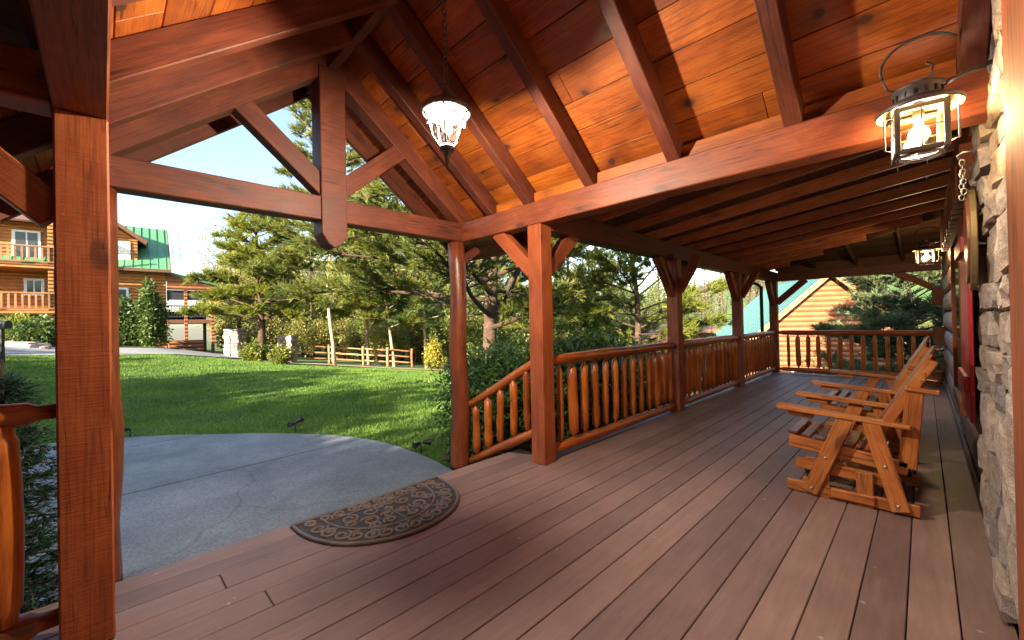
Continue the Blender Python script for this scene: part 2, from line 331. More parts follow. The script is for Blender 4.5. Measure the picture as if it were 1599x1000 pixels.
def scatter(name, BV, BT, P, F, S):
    BV = np.asarray(BV); BT = np.asarray(BT); N = len(P)
    V = np.einsum('nij,kj->nki', F, BV)*np.asarray(S).reshape(-1, 1, 1)+P[:, None, :]
    T = BT[None]+(np.arange(N)*len(BV))[:, None, None]
    return tri_mesh(name, V, T)
def spray(n=13, length=1.0, spread=.55, w=.035, seed=1):
    """one needle spray along +x, about 1 long"""
    r = np.random.default_rng(seed); V = []; T = []
    for i in range(n):
        s = r.uniform(0, .65); a = r.uniform(0, 6.283); sp = spread*r.uniform(.5, 1.1)
        d = np.array([math.cos(sp), math.sin(sp)*math.cos(a), math.sin(sp)*math.sin(a)]); L = r.uniform(.35, .55)
        p = np.array([s, 0, 0]); u = np.cross(d, r.normal(size=3)); u /= np.linalg.norm(u)
        k = len(V); V += [p-u*w, p+u*w, p+d*L]; T.append((k, k+1, k+2))
    return np.array(V), np.array(T)
LEAF_V = np.array([(0, 0, 0), (.4, .26, .05), (1, 0, -.05), (.4, -.26, .05)]); LEAF_T = np.array([(0, 1, 2), (0, 2, 3)])
LONG_V = np.array([(0, 0, 0), (.45, .15, .06), (1, 0, -.08), (.45, -.15, .06)])
def leafcluster(n, seed, lv=LEAF_V, L=.4):
    r = np.random.default_rng(seed); V = []; T = []
    P = r.normal(size=(n, 3))*.35; D = P+r.normal(size=(n, 3))*.3; F = rotframes(D, r)
    for i in range(n):
        k = len(V); V += list((F[i]@lv.T).T*L*r.uniform(.6, 1.2)+P[i]); T += [tuple(t+k) for t in LEAF_T]
    return np.array(V), np.array(T)

# ------------------------------------------------------------------ the ground
def sstep(a, b, x):
    t = np.clip((x-a)/(b-a), 0, 1); return t*t*(3-2*t)
def gz(x, y):
    x = np.asarray(x, float); y = np.asarray(y, float)
    A = sstep(9, 29, -x)
    h = np.interp(y, [-40, -8, -3, 2, 5, 8, 12, 25, 60], [2.2, 1.6, 1.2, .75, .1, -.45, -.9, -2.2, -3.4])
    B = (1-A)*sstep(4.5, 30, y)*-2.6
    far = sstep(42, 100, y+.25*x)*14*sstep(-75, -35, x)
    return -.37+A*(h+.12)+B+far
def axis(lo, hi, dense_lo, dense_hi, d, far):
    a = list(np.arange(dense_lo, dense_hi, d)); x = dense_lo
    while x > lo: x -= far; a.insert(0, x)
    x = dense_hi
    while x < hi: a.append(x); x += far
    return np.array(a)
gx = axis(-140, 60, -42, 2, .7, 5); gy = axis(-60, 150, -8, 30, .7, 5)
XX, YY = np.meshgrid(gx, gy, indexing='ij'); ZZ = gz(XX, YY); nx, ny = XX.shape
V = np.stack([XX, YY, ZZ], 2).reshape(-1, 3); idx = np.arange(nx*ny).reshape(nx, ny)
T = np.concatenate([np.stack([idx[:-1, :-1], idx[1:, :-1], idx[1:, 1:]], 2).reshape(-1, 3), np.stack([idx[:-1, :-1], idx[1:, 1:], idx[:-1, 1:]], 2).reshape(-1, 3)])
me = tri_mesh('ground', V, T); me.polygons.foreach_set('use_smooth', [True]*len(me.polygons))
ground = tag(mesh_obj('ground', me, 'soil'), kind='structure')
def g1(x, y): return float(gz(x, y))
def strip_mesh(name, pts, width, mat, lift):
    V = []; T = []
    for i, (x, y) in enumerate(pts):
        a = Vector(pts[max(0, i-1)]); b = Vector(pts[min(len(pts)-1, i+1)]); t = (b-a).normalized(); nrm = Vector((-t.y, t.x))
        w = width[i] if isinstance(width, (list, tuple)) else width
        for k in range(7):
            q = Vector((x, y))+nrm*w*(k/6-.5); V.append((q.x, q.y, g1(q.x, q.y)+lift))
    for i in range(len(pts)-1):
        for k in range(6):
            a = i*7+k; T += [(a, a+7, a+8), (a, a+8, a+1)]
    return tag(mesh_obj(name, tri_mesh(name, V, T), mat), kind='structure')
def dense(pts, step=.8):
    out = []
    for a, b in zip(pts, pts[1:]):
        a = Vector(a); b = Vector(b); n = max(1, int((b-a).length/step))
        out += [tuple(a+(b-a)*i/n) for i in range(n)]
    return out+[tuple(pts[-1])]
strip_mesh('driveway', dense([(-25.0, -9), (-24.6, -4), (-24.8, 0), (-26.2, 3.2), (-29, 4.8), (-33, 5.2)]), 3.6, 'asphalt', .05)
strip_mesh('path', dense([(-26.2, 8.6), (-24, 10.0), (-22, 11.6), (-20, 14.2)]), 1.5, 'path', .04)
# patio: outline cut into panels by the control joints
edge = [(x*1.0727, y*1.0727) for x, y in [(-9.35, -1.0), (-9.15, -.4), (-8.77, .23), (-8.4, .72), (-7.93, 1.19), (-7.45, 1.68), (-6.94, 2.1), (-6.45, 2.43), (-5.95, 2.66), (-5.5, 2.79), (-5.1, 2.84), (-4.65, 2.86), (-4.2, 2.84), (-3.75, 2.78), (-3.3, 2.7)]]
outline = [(-3.3, -4.5), (-10.3, -4.5), (-10.2, -2)]+edge+[(-3.3, 2.88)]
def clip(poly, nx_, ny_, d):
    out = []
    for i in range(len(poly)):
        a = poly[i]; b = poly[(i+1) % len(poly)]; da = a[0]*nx_+a[1]*ny_-d; db = b[0]*nx_+b[1]*ny_-d
        if da <= 0: out.append(a)
        if (da < 0) != (db < 0) and da != db:
            t = da/(da-db); out.append((a[0]+t*(b[0]-a[0]), a[1]+t*(b[1]-a[1])))
    return out
patio = thing('patio', None, None, (-6, 0, -.37), kind='structure')
JX = [-10.5, -8.56, -6.13, -3.2]; JY = [-4.6, -1.25, 3.6]
for i in range(3):
    for j in range(2):
        p = clip(clip(clip(clip(outline, 1, .04, JX[i+1]-.006), -1, -.04, -JX[i]-.006), .02, 1, JY[j+1]-.006), -.02, -1, -JY[j]-.006)
        if len(p) < 3: continue
        bm = bmesh.new(); f = bm.faces.new([bm.verts.new((x, y, -.32)) for x, y in p])
        bmesh.ops.recalc_face_normals(bm, faces=[f])
        if f.normal.z < 0: f.normal_flip()
        r = bmesh.ops.extrude_face_region(bm, geom=[f]); vs = [v for v in r['geom'] if isinstance(v, bmesh.types.BMVert)]
        for v in vs: v.co.z -= .3
        bmesh.ops.recalc_face_normals(bm, faces=bm.faces[:])
        top = [e for e in bm.edges if all(abs(v.co.z+.32) < .01 for v in e.verts)]
        bmesh.ops.bevel(bm, geom=top, offset=.008, segments=2, affect='EDGES')
        me = bm_mesh(bm, 'panel'); me.transform(Matrix.Translation((6, 0, .37))); mesh_obj('slab_panel', me, 'concrete', patio)
# planting bed beside the patio, along the railing
bm = bmesh.new(); bed = [(-3.2, 3.0), (-3.9, 3.1), (-4.6, 3.2), (-5.2, 4.0), (-5.9, 6), (-6.2, 10), (-6, 14), (-2.9, 14), (-2.9, 3)]
bm.faces.new([bm.verts.new((x, y, 0)) for x, y in bed]); bmesh.ops.triangulate(bm, faces=bm.faces[:]); bmesh.ops.subdivide_edges(bm, edges=bm.edges[:], cuts=4, use_grid_fill=True)
for v in bm.verts: v.co.z = g1(v.co.x, v.co.y)+.03
tag(mesh_obj('planting_bed', bm_mesh(bm, 'planting_bed'), 'mulch'), kind='structure')

def inpoly(x, y, poly):
    c = np.zeros(len(x), bool); n = len(poly)
    for i in range(n):
        x1, y1 = poly[i]; x2, y2 = poly[(i+1) % n]
        if y1 == y2: continue
        t = ((y1 > y) != (y2 > y)) & (x < (x2-x1)*(y-y1)/(y2-y1)+x1); c ^= t
    return c
# grass: blades over the lawn, thinner with distance
N = 420000
dep = 3.2+RNG.random(N)**1.15*27; px = RNG.uniform(-60, 740, N)
P0 = np.array(FW)[None]*dep[:, None]+np.array(R2)[None]*(((px-799.5)/FPX)*dep)[:, None]
x, y = P0[:, 0], P0[:, 1]
keep = ~inpoly(x, y, outline) & ~inpoly(x, y, bed) & (x < -3.6) & (x > -23.6+.06*(y-3)**2*(y > 3)) & (y < 26)
x, y, dep = x[keep], y[keep], dep[keep]; N = len(x)
pat = .5+.5*np.sin(x*.9+np.sin(y*1.3)*1.7)*np.sin(y*.75+1.3*np.sin(x*.6)); thin = RNG.random(N) < .25+.75*pat+.35; x, y, dep, pat = x[thin], y[thin], dep[thin], pat[thin]; N = len(x)
hgt = (.022+.026*RNG.random(N)+.018*pat)*(1+dep*.03); ang = RNG.uniform(0, 6.283, N); wd = .0035*(1+dep*.16)
lean = RNG.normal(0, .028, (N, 2)); z = gz(x, y)
a = np.stack([x-np.cos(ang)*wd, y-np.sin(ang)*wd, z], 1); b_ = np.stack([x+np.cos(ang)*wd, y+np.sin(ang)*wd, z], 1); c_ = np.stack([x+lean[:, 0], y+lean[:, 1], z+hgt], 1)
V = np.stack([a, b_, c_], 1).reshape(-1, 3)
tag(mesh_obj('grass', tri_mesh('grass', V, np.arange(3*N).reshape(-1, 3)), 'grass'), 'short green lawn grass in front of the porch', 'grass', kind='stuff')

# ------------------------------------------------------------------ porch deck
deck = thing('porch_deck', None, None, (-1.5, 0, 0), kind='structure')
BX = [-3.32+.1797*i for i in range(21)]
rr = random.Random(3)
YEND = 12.72
for i in range(20):
    x0 = BX[i]+.0028; x1 = min(BX[i+1]-.0028, .279)
    lo, hi = -6.0, (3.375 if x1 < -2.9 else YEND)
    cuts = [lo]; yj = {2: .476, 4: .62}.get(i, rr.uniform(-4.5, -1.0))
    while yj < hi-.5: cuts.append(yj); yj += rr.choice([7.3, 9.7, 12])
    cuts.append(hi)
    for a, b in zip(cuts, cuts[1:]): block('deck_board', (x0, a+.0025, -.028+rr.uniform(-.0015, .0015)), (x1, b-.0025, rr.uniform(-.001, .001)), 'deck', deck, .0035)
block('fascia_board', (-3.335, -6, -.33), (-3.3, 3.37, -.031), 'deck', deck)
block('fascia_board', (-3.3, 3.378, -.24), (-2.93, 3.41, -.031), 'deck', deck)
block('fascia_board', (-2.94, 3.42, -.3), (-2.91, YEND, -.031), 'deck', deck)
block('rim_joist', (-2.9, YEND, -.3), (.28, YEND+.03, -.002), 'beam', deck)
block('joist', (-3.29, -5.99, -.22), (-3.24, 3.36, -.034), 'rafter', deck); 
for yy in np.arange(-5.6, 12.6, .8): block('joist', (-2.88, yy, -.2), (.27, yy+.05, -.034), 'rafter', deck)

# ------------------------------------------------------------------ posts
ZB = 2.455
BX0, BX1, BZ1 = -2.9, -2.72, 2.685
def brace(parent, p0, p1, w=.115, h=.15, mat='beam'): return beam('brace', p0, p1, w, h, mat, parent)
PY = [-.06, 3.23, 6.48, 9.62, 12.64]
plabels = ['square stained timber post nearest the camera, at left', 'square timber post with a stair rail and two knee braces', 'square porch post second along the railing, with V braces', 'square porch post third along the railing, before the corner', 'square corner post at the far end of the porch']
for k, yy in enumerate(PY):
    t = thing('porch_post', plabels[k], 'post', (-2.81, yy, 0), group='square porch posts')
    top = ZB-.002 if k < 2 else 2.40
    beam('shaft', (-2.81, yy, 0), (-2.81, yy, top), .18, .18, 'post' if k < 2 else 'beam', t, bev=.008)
    if k == 0:
        brace(t, (-2.81, yy-.08, 1.98), (-2.81, yy-.58, 2.47), .12, .15, 'post')
        brace(t, (-2.89, yy, 1.98), (-3.4, yy, 2.46), .115, .15)
    if k == 1:
        brace(t, (-2.89, yy, 1.98), (-3.42, yy, 2.48), .115, .15, 'post'); brace(t, (-2.81, yy+.08, 1.98), (-2.81, yy+.6, 2.46), .115, .15)
    if k in (2, 3):
        brace(t, (-2.81, yy-.08, 1.86), (-2.81, yy-.56, 2.42)); brace(t, (-2.81, yy+.08, 1.86), (-2.81, yy+.56, 2.42)); brace(t, (-2.73, yy, 1.9), (-2.42, yy, 2.42), .1, .12)
    if k == 4:
        brace(t, (-2.81, yy-.08, 1.8), (-2.81, yy-.56, 2.4)); brace(t, (-2.73, yy, 1.83), (-2.1, yy, 2.40))
for k, yy in enumerate((-3.35, -5.9)):
    pass
def logpost(yy, label, seed):
    t = thing('log_post', label, 'post', (-4.07, yy, -.32), group='round log posts of the entry')
    pr = [(0, .112), (.05, .112)]+[(.05+.35*i, .108*(1+.05*math.sin(i*2+seed))) for i in range(1, 8)]+[(ZB+.32-.004, .102)]
    lathe('trunk', pr, 'logdk', t, (-4.07, yy, -.32), 18, wob=.09, seed=seed)
    beam('gutter_bracket', (-4.07, yy+.02, 2.2), (-4.02, yy+.3, 2.40), .05, .1, 'rafter', t) if yy > 2 else None
logpost(-.02, 'round peeled log post behind the near square post', 3)
logpost(3.12, 'round peeled log post standing on the patio beside the stair rail', 5)

# ------------------------------------------------------------------ entry gable roof
entry = thing('entry_gable_roof', 'steep timber entry gable with orange board ceiling and open truss', 'roof', (-2, 1.585, ZB))
YR, SL = 1.585, .80
def zr(y): return BZ1+.01+SL*(1.555-abs(y-YR))
for s, yc in ((-1, -.06), (1, 3.23)):
    beam('cross_beam', (-4.18, yc, (ZB+BZ1)/2), (.28, yc, (ZB+BZ1)/2), .18, BZ1-ZB, 'beam', entry, bev=.008)
# truss
tr = thing('gable_truss', None, None, (-4.07, YR, ZB)); tr.parent = entry; tr.matrix_basis = WM[entry].inverted() @ WM[tr]
tb = (ZB+BZ1)/2
beam('tie_beam', (-4.07, .032, tb), (-4.07, 3.138, tb), .178, BZ1-ZB-.006, 'rafter', tr, bev=.008)
kp = [(-.12, 2.33), (-.06, 2.235), (0, 2.2), (.06, 2.235), (.12, 2.33), (.12, 3.92), (-.12, 3.92)]
prism('king_post', [(a, z) for a, z in kp],   .225, 'rafter', tr, Matrix.Translation((-4.07, YR, 0)) @ Matrix.Rotation(math.pi/2, 4, 'Z'), .006)
for s in (-1, 1):
    beam('brace', (-4.07, YR+s*.06, 2.76), (-4.07, YR+s*.80, 3.40), .14, .17, 'rafter', tr, bev=.006)
    c0 = Vector((-4.07, YR+s*1.7, zr(YR+s*1.7)+.10)); c1 = Vector((-4.07, YR+s*.02, zr(YR)+.085))
    beam('top_chord', c0, c1, .17, .2, 'rafter', tr)
RX = [-4.62, -3.48, -2.9, -2.13, -1.35, -.57, .2]
for s in (-1, 1):
    for xx in RX:
        w = .1 if xx > -4 else .07; d = .17 if xx > -4 else .2
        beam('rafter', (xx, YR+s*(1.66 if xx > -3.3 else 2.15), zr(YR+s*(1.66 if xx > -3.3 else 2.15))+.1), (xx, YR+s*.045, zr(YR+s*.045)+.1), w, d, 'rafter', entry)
    # ceiling boards on the rafters, running along the ridge
    nrm = Vector((0, s*SL, 1)).normalized(); dn = Vector((0, s, -SL)).normalized()
    p = Vector((0, YR, zr(YR)+.1))+nrm*.085; q = .03; k = 0; rb = random.Random(11+s)
    while q < 2.1:
        wb = min(rb.choice([.24, .27, .285]), 2.14-q); xs = [-4.66]; cutx = rb.uniform(-3.8, -2.2)
        while cutx < -.4: xs.append(cutx); cutx += rb.choice([1.56, 2.33])
        xs.append(.29)
        for a, b in zip(xs, xs[1:]):
            c = p+dn*(q+wb/2)+nrm*.0125
            beam('ceiling_board', (a+.0015, c.y, c.z), (b-.0015, c.y, c.z), wb-.005, .022, 'ceil', entry, tuple(nrm), .003)
        q += wb
    for k_ in range(3):
        c = p+dn*(2.14+.22*k_+.11)+nrm*.0125; beam('ceiling_board', (-4.66, c.y, c.z), (-3.36, c.y, c.z), .215, .022, 'ceil', entry, tuple(nrm), .003)
    c = p+dn*2.48+nrm*.05; beam('roof_sheet', (-4.7, c.y, c.z), (-3.34, c.y, c.z), .55, .03, 'under', entry, tuple(nrm), 0)
    c = p+dn*1.1+nrm*.05; beam('roof_sheet', (-4.7, c.y, c.z), (.6, c.y, c.z), 2.2, .03, 'under', entry, tuple(nrm), 0)
    # frieze blocks between the rafter feet, above the cross beam
    yf = YR+s*1.62
    for a, b in zip(RX[1:], RX[2:]):
        wdt = (b-a-.1)
        block('frieze_board', (a+.052, min(yf, yf+s*.02), BZ1+.002), (b-.052, max(yf, yf+s*.02), BZ1+.115), 'ceil', entry, .002)
block('ridge_cap', (-4.7, YR-.16, zr(YR)+.215), (.6, YR+.16, zr(YR)+.24), 'under', entry, 0)
block('ridge_beam', (-4.66, YR-.04, zr(YR)-.02), (.28, YR+.04, zr(YR)+.2), 'rafter', entry)

# ------------------------------------------------------------------ porch shed roof
shed = thing('porch_roof', 'long low porch roof with exposed dark red rafters over the railing', 'roof', (-1.3, 8, 2.4))
MS = .13; X0, Z0 = -2.72, 2.665
def zs(x): return Z0+MS*(x-X0)
beam('eave_beam', (-2.81, 3.33, 2.515), (-2.81, 12.73, 2.515), .18, .24, 'rafter', shed, bev=.008)
beam('end_beam', (-2.71, 12.64, 2.49), (.28, 12.64, 2.49), .18, .2, 'grey_beam', shed, bev=.008)
block('frieze_board', (-2.71, 12.66, 2.592), (.28, 12.69, 2.82), 'under', shed)
beam('brace', (-.42, 12.64, 2.40), (.14, 12.64, 2.03), .1, .13, 'beam', shed)
HC = Vector((-2.81, 12.64))
for k in range(12):
    yy = 3.55+.783*k
    if yy > 12.5: break
    xe = min(.28, -2.72+(12.55-yy))
    if xe < -2.4: continue
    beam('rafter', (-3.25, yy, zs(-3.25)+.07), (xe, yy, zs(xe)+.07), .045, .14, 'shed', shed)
hipz = lambda s_: Z0+MS*s_
beam('hip_rafter', (-2.75, 12.67, hipz(-.03)+.08), (.28, 9.64, hipz(3.0)+.08), .05, .16, 'under', shed)
for xx in (-1.9, -1.1, -.3):
    yt = 12.55-(xx+2.72); beam('jack_rafter', (xx, 13.0, hipz(-.4)+.07), (xx, yt+.03, hipz(xx+2.72)+.07), .045, .14, 'under', shed)
# roof boards: along Y on the main slope, along X on the hip end
q = -3.3; rb = random.Random(5)
while q < .28:
    wb = min(.24, .28-q); zc = zs(q+wb/2)+.152; ye = min(12.64-(q+wb/2+2.81), 12.9)
    cuts = [3.33]; c = rb.uniform(4.5, 7)
    while c < ye-1: cuts.append(c); c += 3.66
    cuts.append(ye if q > -2.9 else 13.0)
    for a, b in zip(cuts, cuts[1:]): beam('roof_board', (q+wb/2, a+.002, zc), (q+wb/2, b-.002, zc), wb-.004, .02, 'under', shed, (-MS, 0, 1), .002)
    q += wb
q = 13.05
while q > 9.7:
    yc = q-.12; sx = 12.64-yc; xl = -2.81+sx
    if xl < .2: beam('roof_board', (max(xl, -3.2), yc, hipz(sx)+.152), (.28, yc, hipz(sx)+.152), .236, .02, 'under', shed, (0, MS, 1), .002)
    q -= .24
mw, L = frame((-1.5, 3.36, zs(-1.5)+.19), (-1.5, 13.2, zs(-1.5)+.19), (-MS, 0, 1))
mesh_obj('roof_sheet', box_mesh(L, 3.7, .03, 0), 'green_roof', shed, mw)
# the gutter with its downspout at the far end
tube('gutter', [(-3.36, 3.45, 2.60), (-3.36, 13.2, 2.56)], .055, 'gutter', shed)
tube('downspout', [(-3.36, 11.35, 2.52), (-3.34, 11.5, 2.42), (-3.06, 12.05, 2.33), (-2.99, 12.2, 2.24), (-2.99, 12.25, -.3)], .042, 'gutter', shed)
# near end of the porch, left of the entry
nearroof = thing('near_porch_roof', 'porch roof edge and beam continuing left of the entry', 'roof', (-2.8, -3, 2.4))
beam('eave_beam', (-2.81, -6, 2.575), (-2.81, -.152, 2.575), .18, .225, 'post', nearroof, bev=.008)
for yy in (-.42, -1.2, -1.98, -2.76, -3.54, -4.3, -5.1): beam('rafter', (-3.25, yy, zs(-3.25)+.095), (.28, yy, zs(.28)+.095), .045, .14, 'rafter', nearroof)
mw, L = frame((-1.5, -6.2, zs(-1.5)+.19), (-1.5, -.2, zs(-1.5)+.19), (-MS, 0, 1)); mesh_obj('roof_sheet', box_mesh(L, 3.7, .03, 0), 'under', nearroof, mw)
beam('far_post', (-2.81, -5.8, 0), (-2.81, -5.8, 2.46), .18, .18, 'post', nearroof)

# ------------------------------------------------------------------ railings
def baluster_variants():
    out = []
    for k in range(7):
        r_ = .037+.006*(k % 4); rr_ = random.Random(50+k); h = .5
        pr = [(-h, .017), (-h+.05, .02), (-h+.085, r_*.93)]+[(-h+.085+(2*h-.17)*i/5, r_*(1+rr_.uniform(-.13, .11))) for i in range(1, 5)]+[(h-.085, r_*.93), (h-.05, .02), (h, .017)]
        out.append(lathe_x(pr, 10, .11, 50+k))
    for me in out: me.materials.append(M['log'])
    return out
BV = baluster_variants(); bcount = [0]
def baluster(parent, p0, p1):
    mw, L = frame(p0, p1); k = bcount[0]; bcount[0] += 1
    mw = mw @ Matrix.Rotation(k*1.3, 4, 'X') @ Matrix.Diagonal((L, 1, 1, 1))
    return mesh_obj('baluster', BV[(k*3+k//7) % 7], None, parent, mw)
def railing(label, a, b, posn, n, zt=1.045, zb=.10, rt=.062, rbm=.055, group='log railings'):
    a = Vector(a); b = Vector(b); t = thing('log_railing', label, 'railing', ((a.x+b.x)/2, (a.y+b.y)/2, 0), group=group)
    logpiece('top_rail', (a.x, a.y, zt), (b.x, b.y, zt), rt, 'log', t, .09, int(a.y*10) % 50, .05, 14, .6)
    logpiece('bottom_rail', (a.x, a.y, zb), (b.x, b.y, zb), rbm, 'log', t, .09, int(a.y*10) % 50+3, .05, 14, .6)
    for f in posn:
        p = a+(b-a)*f; baluster(t, (p.x, p.y, zb+rbm-.015), (p.x, p.y, zt-rt+.015))
    return t
xr = -2.8
railing('log railing bay between the square entry post and the second post', (xr, 3.32), (xr, 6.39), [(.06+.88*i/12) for i in range(13)], 13)
railing('log railing bay between the second and third porch posts', (xr, 6.57), (xr, 9.53), [(.06+.88*i/12) for i in range(13)], 13)
railing('log railing bay running up to the far corner post', (xr, 9.71), (xr, 12.55), [(.06+.88*i/11) for i in range(12)], 12)
railing('log railing across the far end of the porch', (-2.72, 12.62), (.2, 12.62), [(.075+.87*i/12) for i in range(13)], 13)
t = railing('log railing cut off by the left edge of the picture', (xr-.02, -3.2), (xr-.02, -.15), [], 0, 1.09, .15, .055, .06)
for i in range(9):
    yy = -.322-.33*i; logpiece('baluster', (xr-.02, yy, .19), (xr-.02, yy, 1.05), .068, 'log', t, .07, 80+i, .05, 14, .7)
t = thing('stair_rail', 'short sloping log rail between round log post and square post', 'railing', (-3.4, 3.2, 0))
logpiece('top_rail', (-3.97, 3.19, .44), (-2.9, 3.22, 1.03), .05, 'log', t, .05, 3, .05, 12, .7)
logpiece('bottom_rail', (-3.97, 3.19, -.24), (-2.9, 3.22, .30), .052, 'log', t, .05, 9, .05, 12, .7)
for i, xx in enumerate((-3.86, -3.64, -3.43, -3.21, -3.01)):
    f = (xx+3.97)/1.07; baluster(t, (xx, 3.2, -.235+.535*f+.03), (xx, 3.2, .44+.59*f-.03))

# ------------------------------------------------------------------ the cabin
cabin = thing('log_cabin', 'cabin wall along the porch, brown logs and stone, window with red shutter', 'cabin', (.3, 6, 0))
for k in range(9):
    z0 = .02+.37*k; pr = []
    for i in range(9):
        a = math.pi*(i/8)-math.pi/2; pr.append((-.085*math.cos(a)**.7 if math.cos(a) > 1e-6 else 0, .18*math.sin(a)))
    bm = bmesh.new(); A = []; B = []
    for x_, z_ in pr+[(.12, .18), (.12, -.18)]:
        A.append(bm.verts.new((-4.27, -x_, z_))); B.append(bm.verts.new((4.27, -x_, z_)))
    n_ = len(A)
    for i in range(n_): bm.faces.new((A[i], A[(i+1) % n_], B[(i+1) % n_], B[i]))
    bm.faces.new(A[::-1]); bm.faces.new(B); bmesh.ops.recalc_face_normals(bm, faces=bm.faces[:])
    mw, _ = frame((.37, 4.1, z0+.185), (.37, 12.64, z0+.185)); mesh_obj('wall_log', bm_mesh(bm, 'wall_log'), 'wallog', cabin, mw)
block('kick_board', (.27, 4.15, .0), (.285, 12.6, .13), 'wallog', cabin)
for k, z0 in enumerate((.04, .80, 1.64)):
    block('log_end', (.13, 12.42, z0), (.36, 12.60, z0+.375), 'grey_beam', cabin, .012)
block('corner_post', (.29, 12.40, 0), (.36, 12.66, 3.0), 'grey_beam', cabin)
block('house_core', (.5, -14, -.6), (9.5, 12.6, 3.0), 'wallog', cabin, 0)
block('front_wall', (.34, -14, -.3), (.49, 4.05, 4.6), 'wallog', cabin, 0)
for s in (-1, 1):
    c0 = Vector((5, -.6, 6.6)); x1 = 5-s*5.2
    beam('main_roof', (5-s*2.25, -14.4, 5.0), (5-s*2.25, 12.9, 5.0), 5.6, .12, 'green_roof', cabin, (-s*3.3, 0, 4.5), 0)
for yy in (-14, 12.5): prism('gable_wall', [(.4, 2.9), (9.6, 2.9), (5, 6.4)], .2, 'wallog', cabin, Matrix.Translation((0, yy, 0)))
# a row of frieze ends along the top of the wall
for k in range(16):
    yy = 4.35+.3*k; block('frieze_end', (.2+(k % 2)*.012, yy, 2.40), (.29, yy+.25, 2.66), 'beam', cabin, .003)
block('frieze_band', (.24, 4.2, 2.66), (.33, 12.5, 3.06), 'beam', cabin)
# window, shutter
w = block('window', (.262, 5.65, .62), (.30, 7.0, 2.2), 'brown_trim', cabin)
block('pane', (.252, 5.77, .74), (.26, 6.88, 2.08), 'pane', w)
for a, b in (((.235, 5.5, .52), (.285, 5.64, 2.3)), ((.235, 7.01, .52), (.285, 7.15, 2.3)), ((.235, 5.65, 2.21), (.285, 7.0, 2.33)), ((.225, 5.65, .5), (.285, 7.0, .61))): block('frame', a, b, 'trim', w)
sh = thing('window_shutter', None, None, (.25, 4.9, .6)); sh.parent = cabin; sh.matrix_basis = WM[cabin].inverted() @ WM[sh]
for i in range(4): block('plank', (.235, 4.62+.205*i, .62), (.262, 4.62+.205*i+.2, 2.25), 'red', sh, .004)
for zz in (.85, 1.92): block('batten', (.205, 4.65, zz), (.234, 5.42, zz+.12), 'red', sh, .004)
# stone veneer beside the door
wall = thing('stone_veneer', None, None, (.3, 3.1, 0)); wall.parent = cabin; wall.matrix_basis = WM[cabin].inverted() @ WM[wall]
block('mortar_bed', (.292, 2.46, .0), (.335, 4.1, 4.5), 'mortar', wall, .01)
def stone_variant(seed):
    r_ = random.Random(seed); bm = bmesh.new(); bmesh.ops.create_cube(bm, size=1); bmesh.ops.subdivide_edges(bm, edges=bm.edges[:], cuts=2, use_grid_fill=True)
    off = [r_.uniform(0, 9) for _ in range(3)]
    tilt = [r_.uniform(-.16, .16) for _ in range(4)]
    for v in bm.verts:
        c = v.co*2; k = (abs(c.x)**9+abs(c.y)**9+abs(c.z)**9)**(1/9); c = c/max(k, .5)*.5
        v.co = Vector((c.x*(1+tilt[0]*c.z), c.y*(1+tilt[1]*c.x)+.05*math.sin(c.x*5+off[0]), c.z*(1+tilt[2]*c.x)+tilt[3]*c.x*.6))+Vector((r_.uniform(-.045, .045), r_.uniform(-.09, .09), r_.uniform(-.045, .045)))
    me = bm_mesh(bm, 'stone'); me.materials.append(M['stone']); return me
SV = [stone_variant(k) for k in range(12)]
rs = random.Random(21)
def lay_stones(parent, org, ud, length, height, thick, nrm, zbase, smin=.16, smax=.42, hmin=.09, hmax=.2):
    z = zbase; k = 0
    while z < zbase+height:
        hh = rs.uniform(hmin, hmax); u = -rs.uniform(0, .1)
        while u < length:
            ll = rs.uniform(smin, smax)
            if u+ll > length+.04: ll = max(.1, length-u)
            h2 = hh*rs.uniform(.85, 1.12)
            c = Vector(org)+Vector(ud)*(u+ll/2)+Vector(nrm)*rs.uniform(-.018, .018); c.z = z+hh/2
            mw = frame(c, c+Vector(ud))[0]; mw.translation = c
            mw = mw @ Matrix.Rotation(rs.uniform(-.1, .1), 4, 'Y') @ Matrix.Rotation(rs.choice([0, math.pi]), 4, 'X') @ Matrix.Diagonal((ll*.96, thick*rs.uniform(.8, 1.3), h2*.97, 1))
            mesh_obj('stone', SV[rs.randrange(12)], None, parent, mw); u += ll+.012
        z += hh+.004
lay_stones(wall, (.305, 2.50, 0), (0, 1, 0), 1.58, 4.4, .10, (-1, 0, 0), .0, .26, .58, .13, .30)
block('door_trim', (.232, 1.75, 0), (.34, 2.455, 4.4), 'trim', cabin, .008)

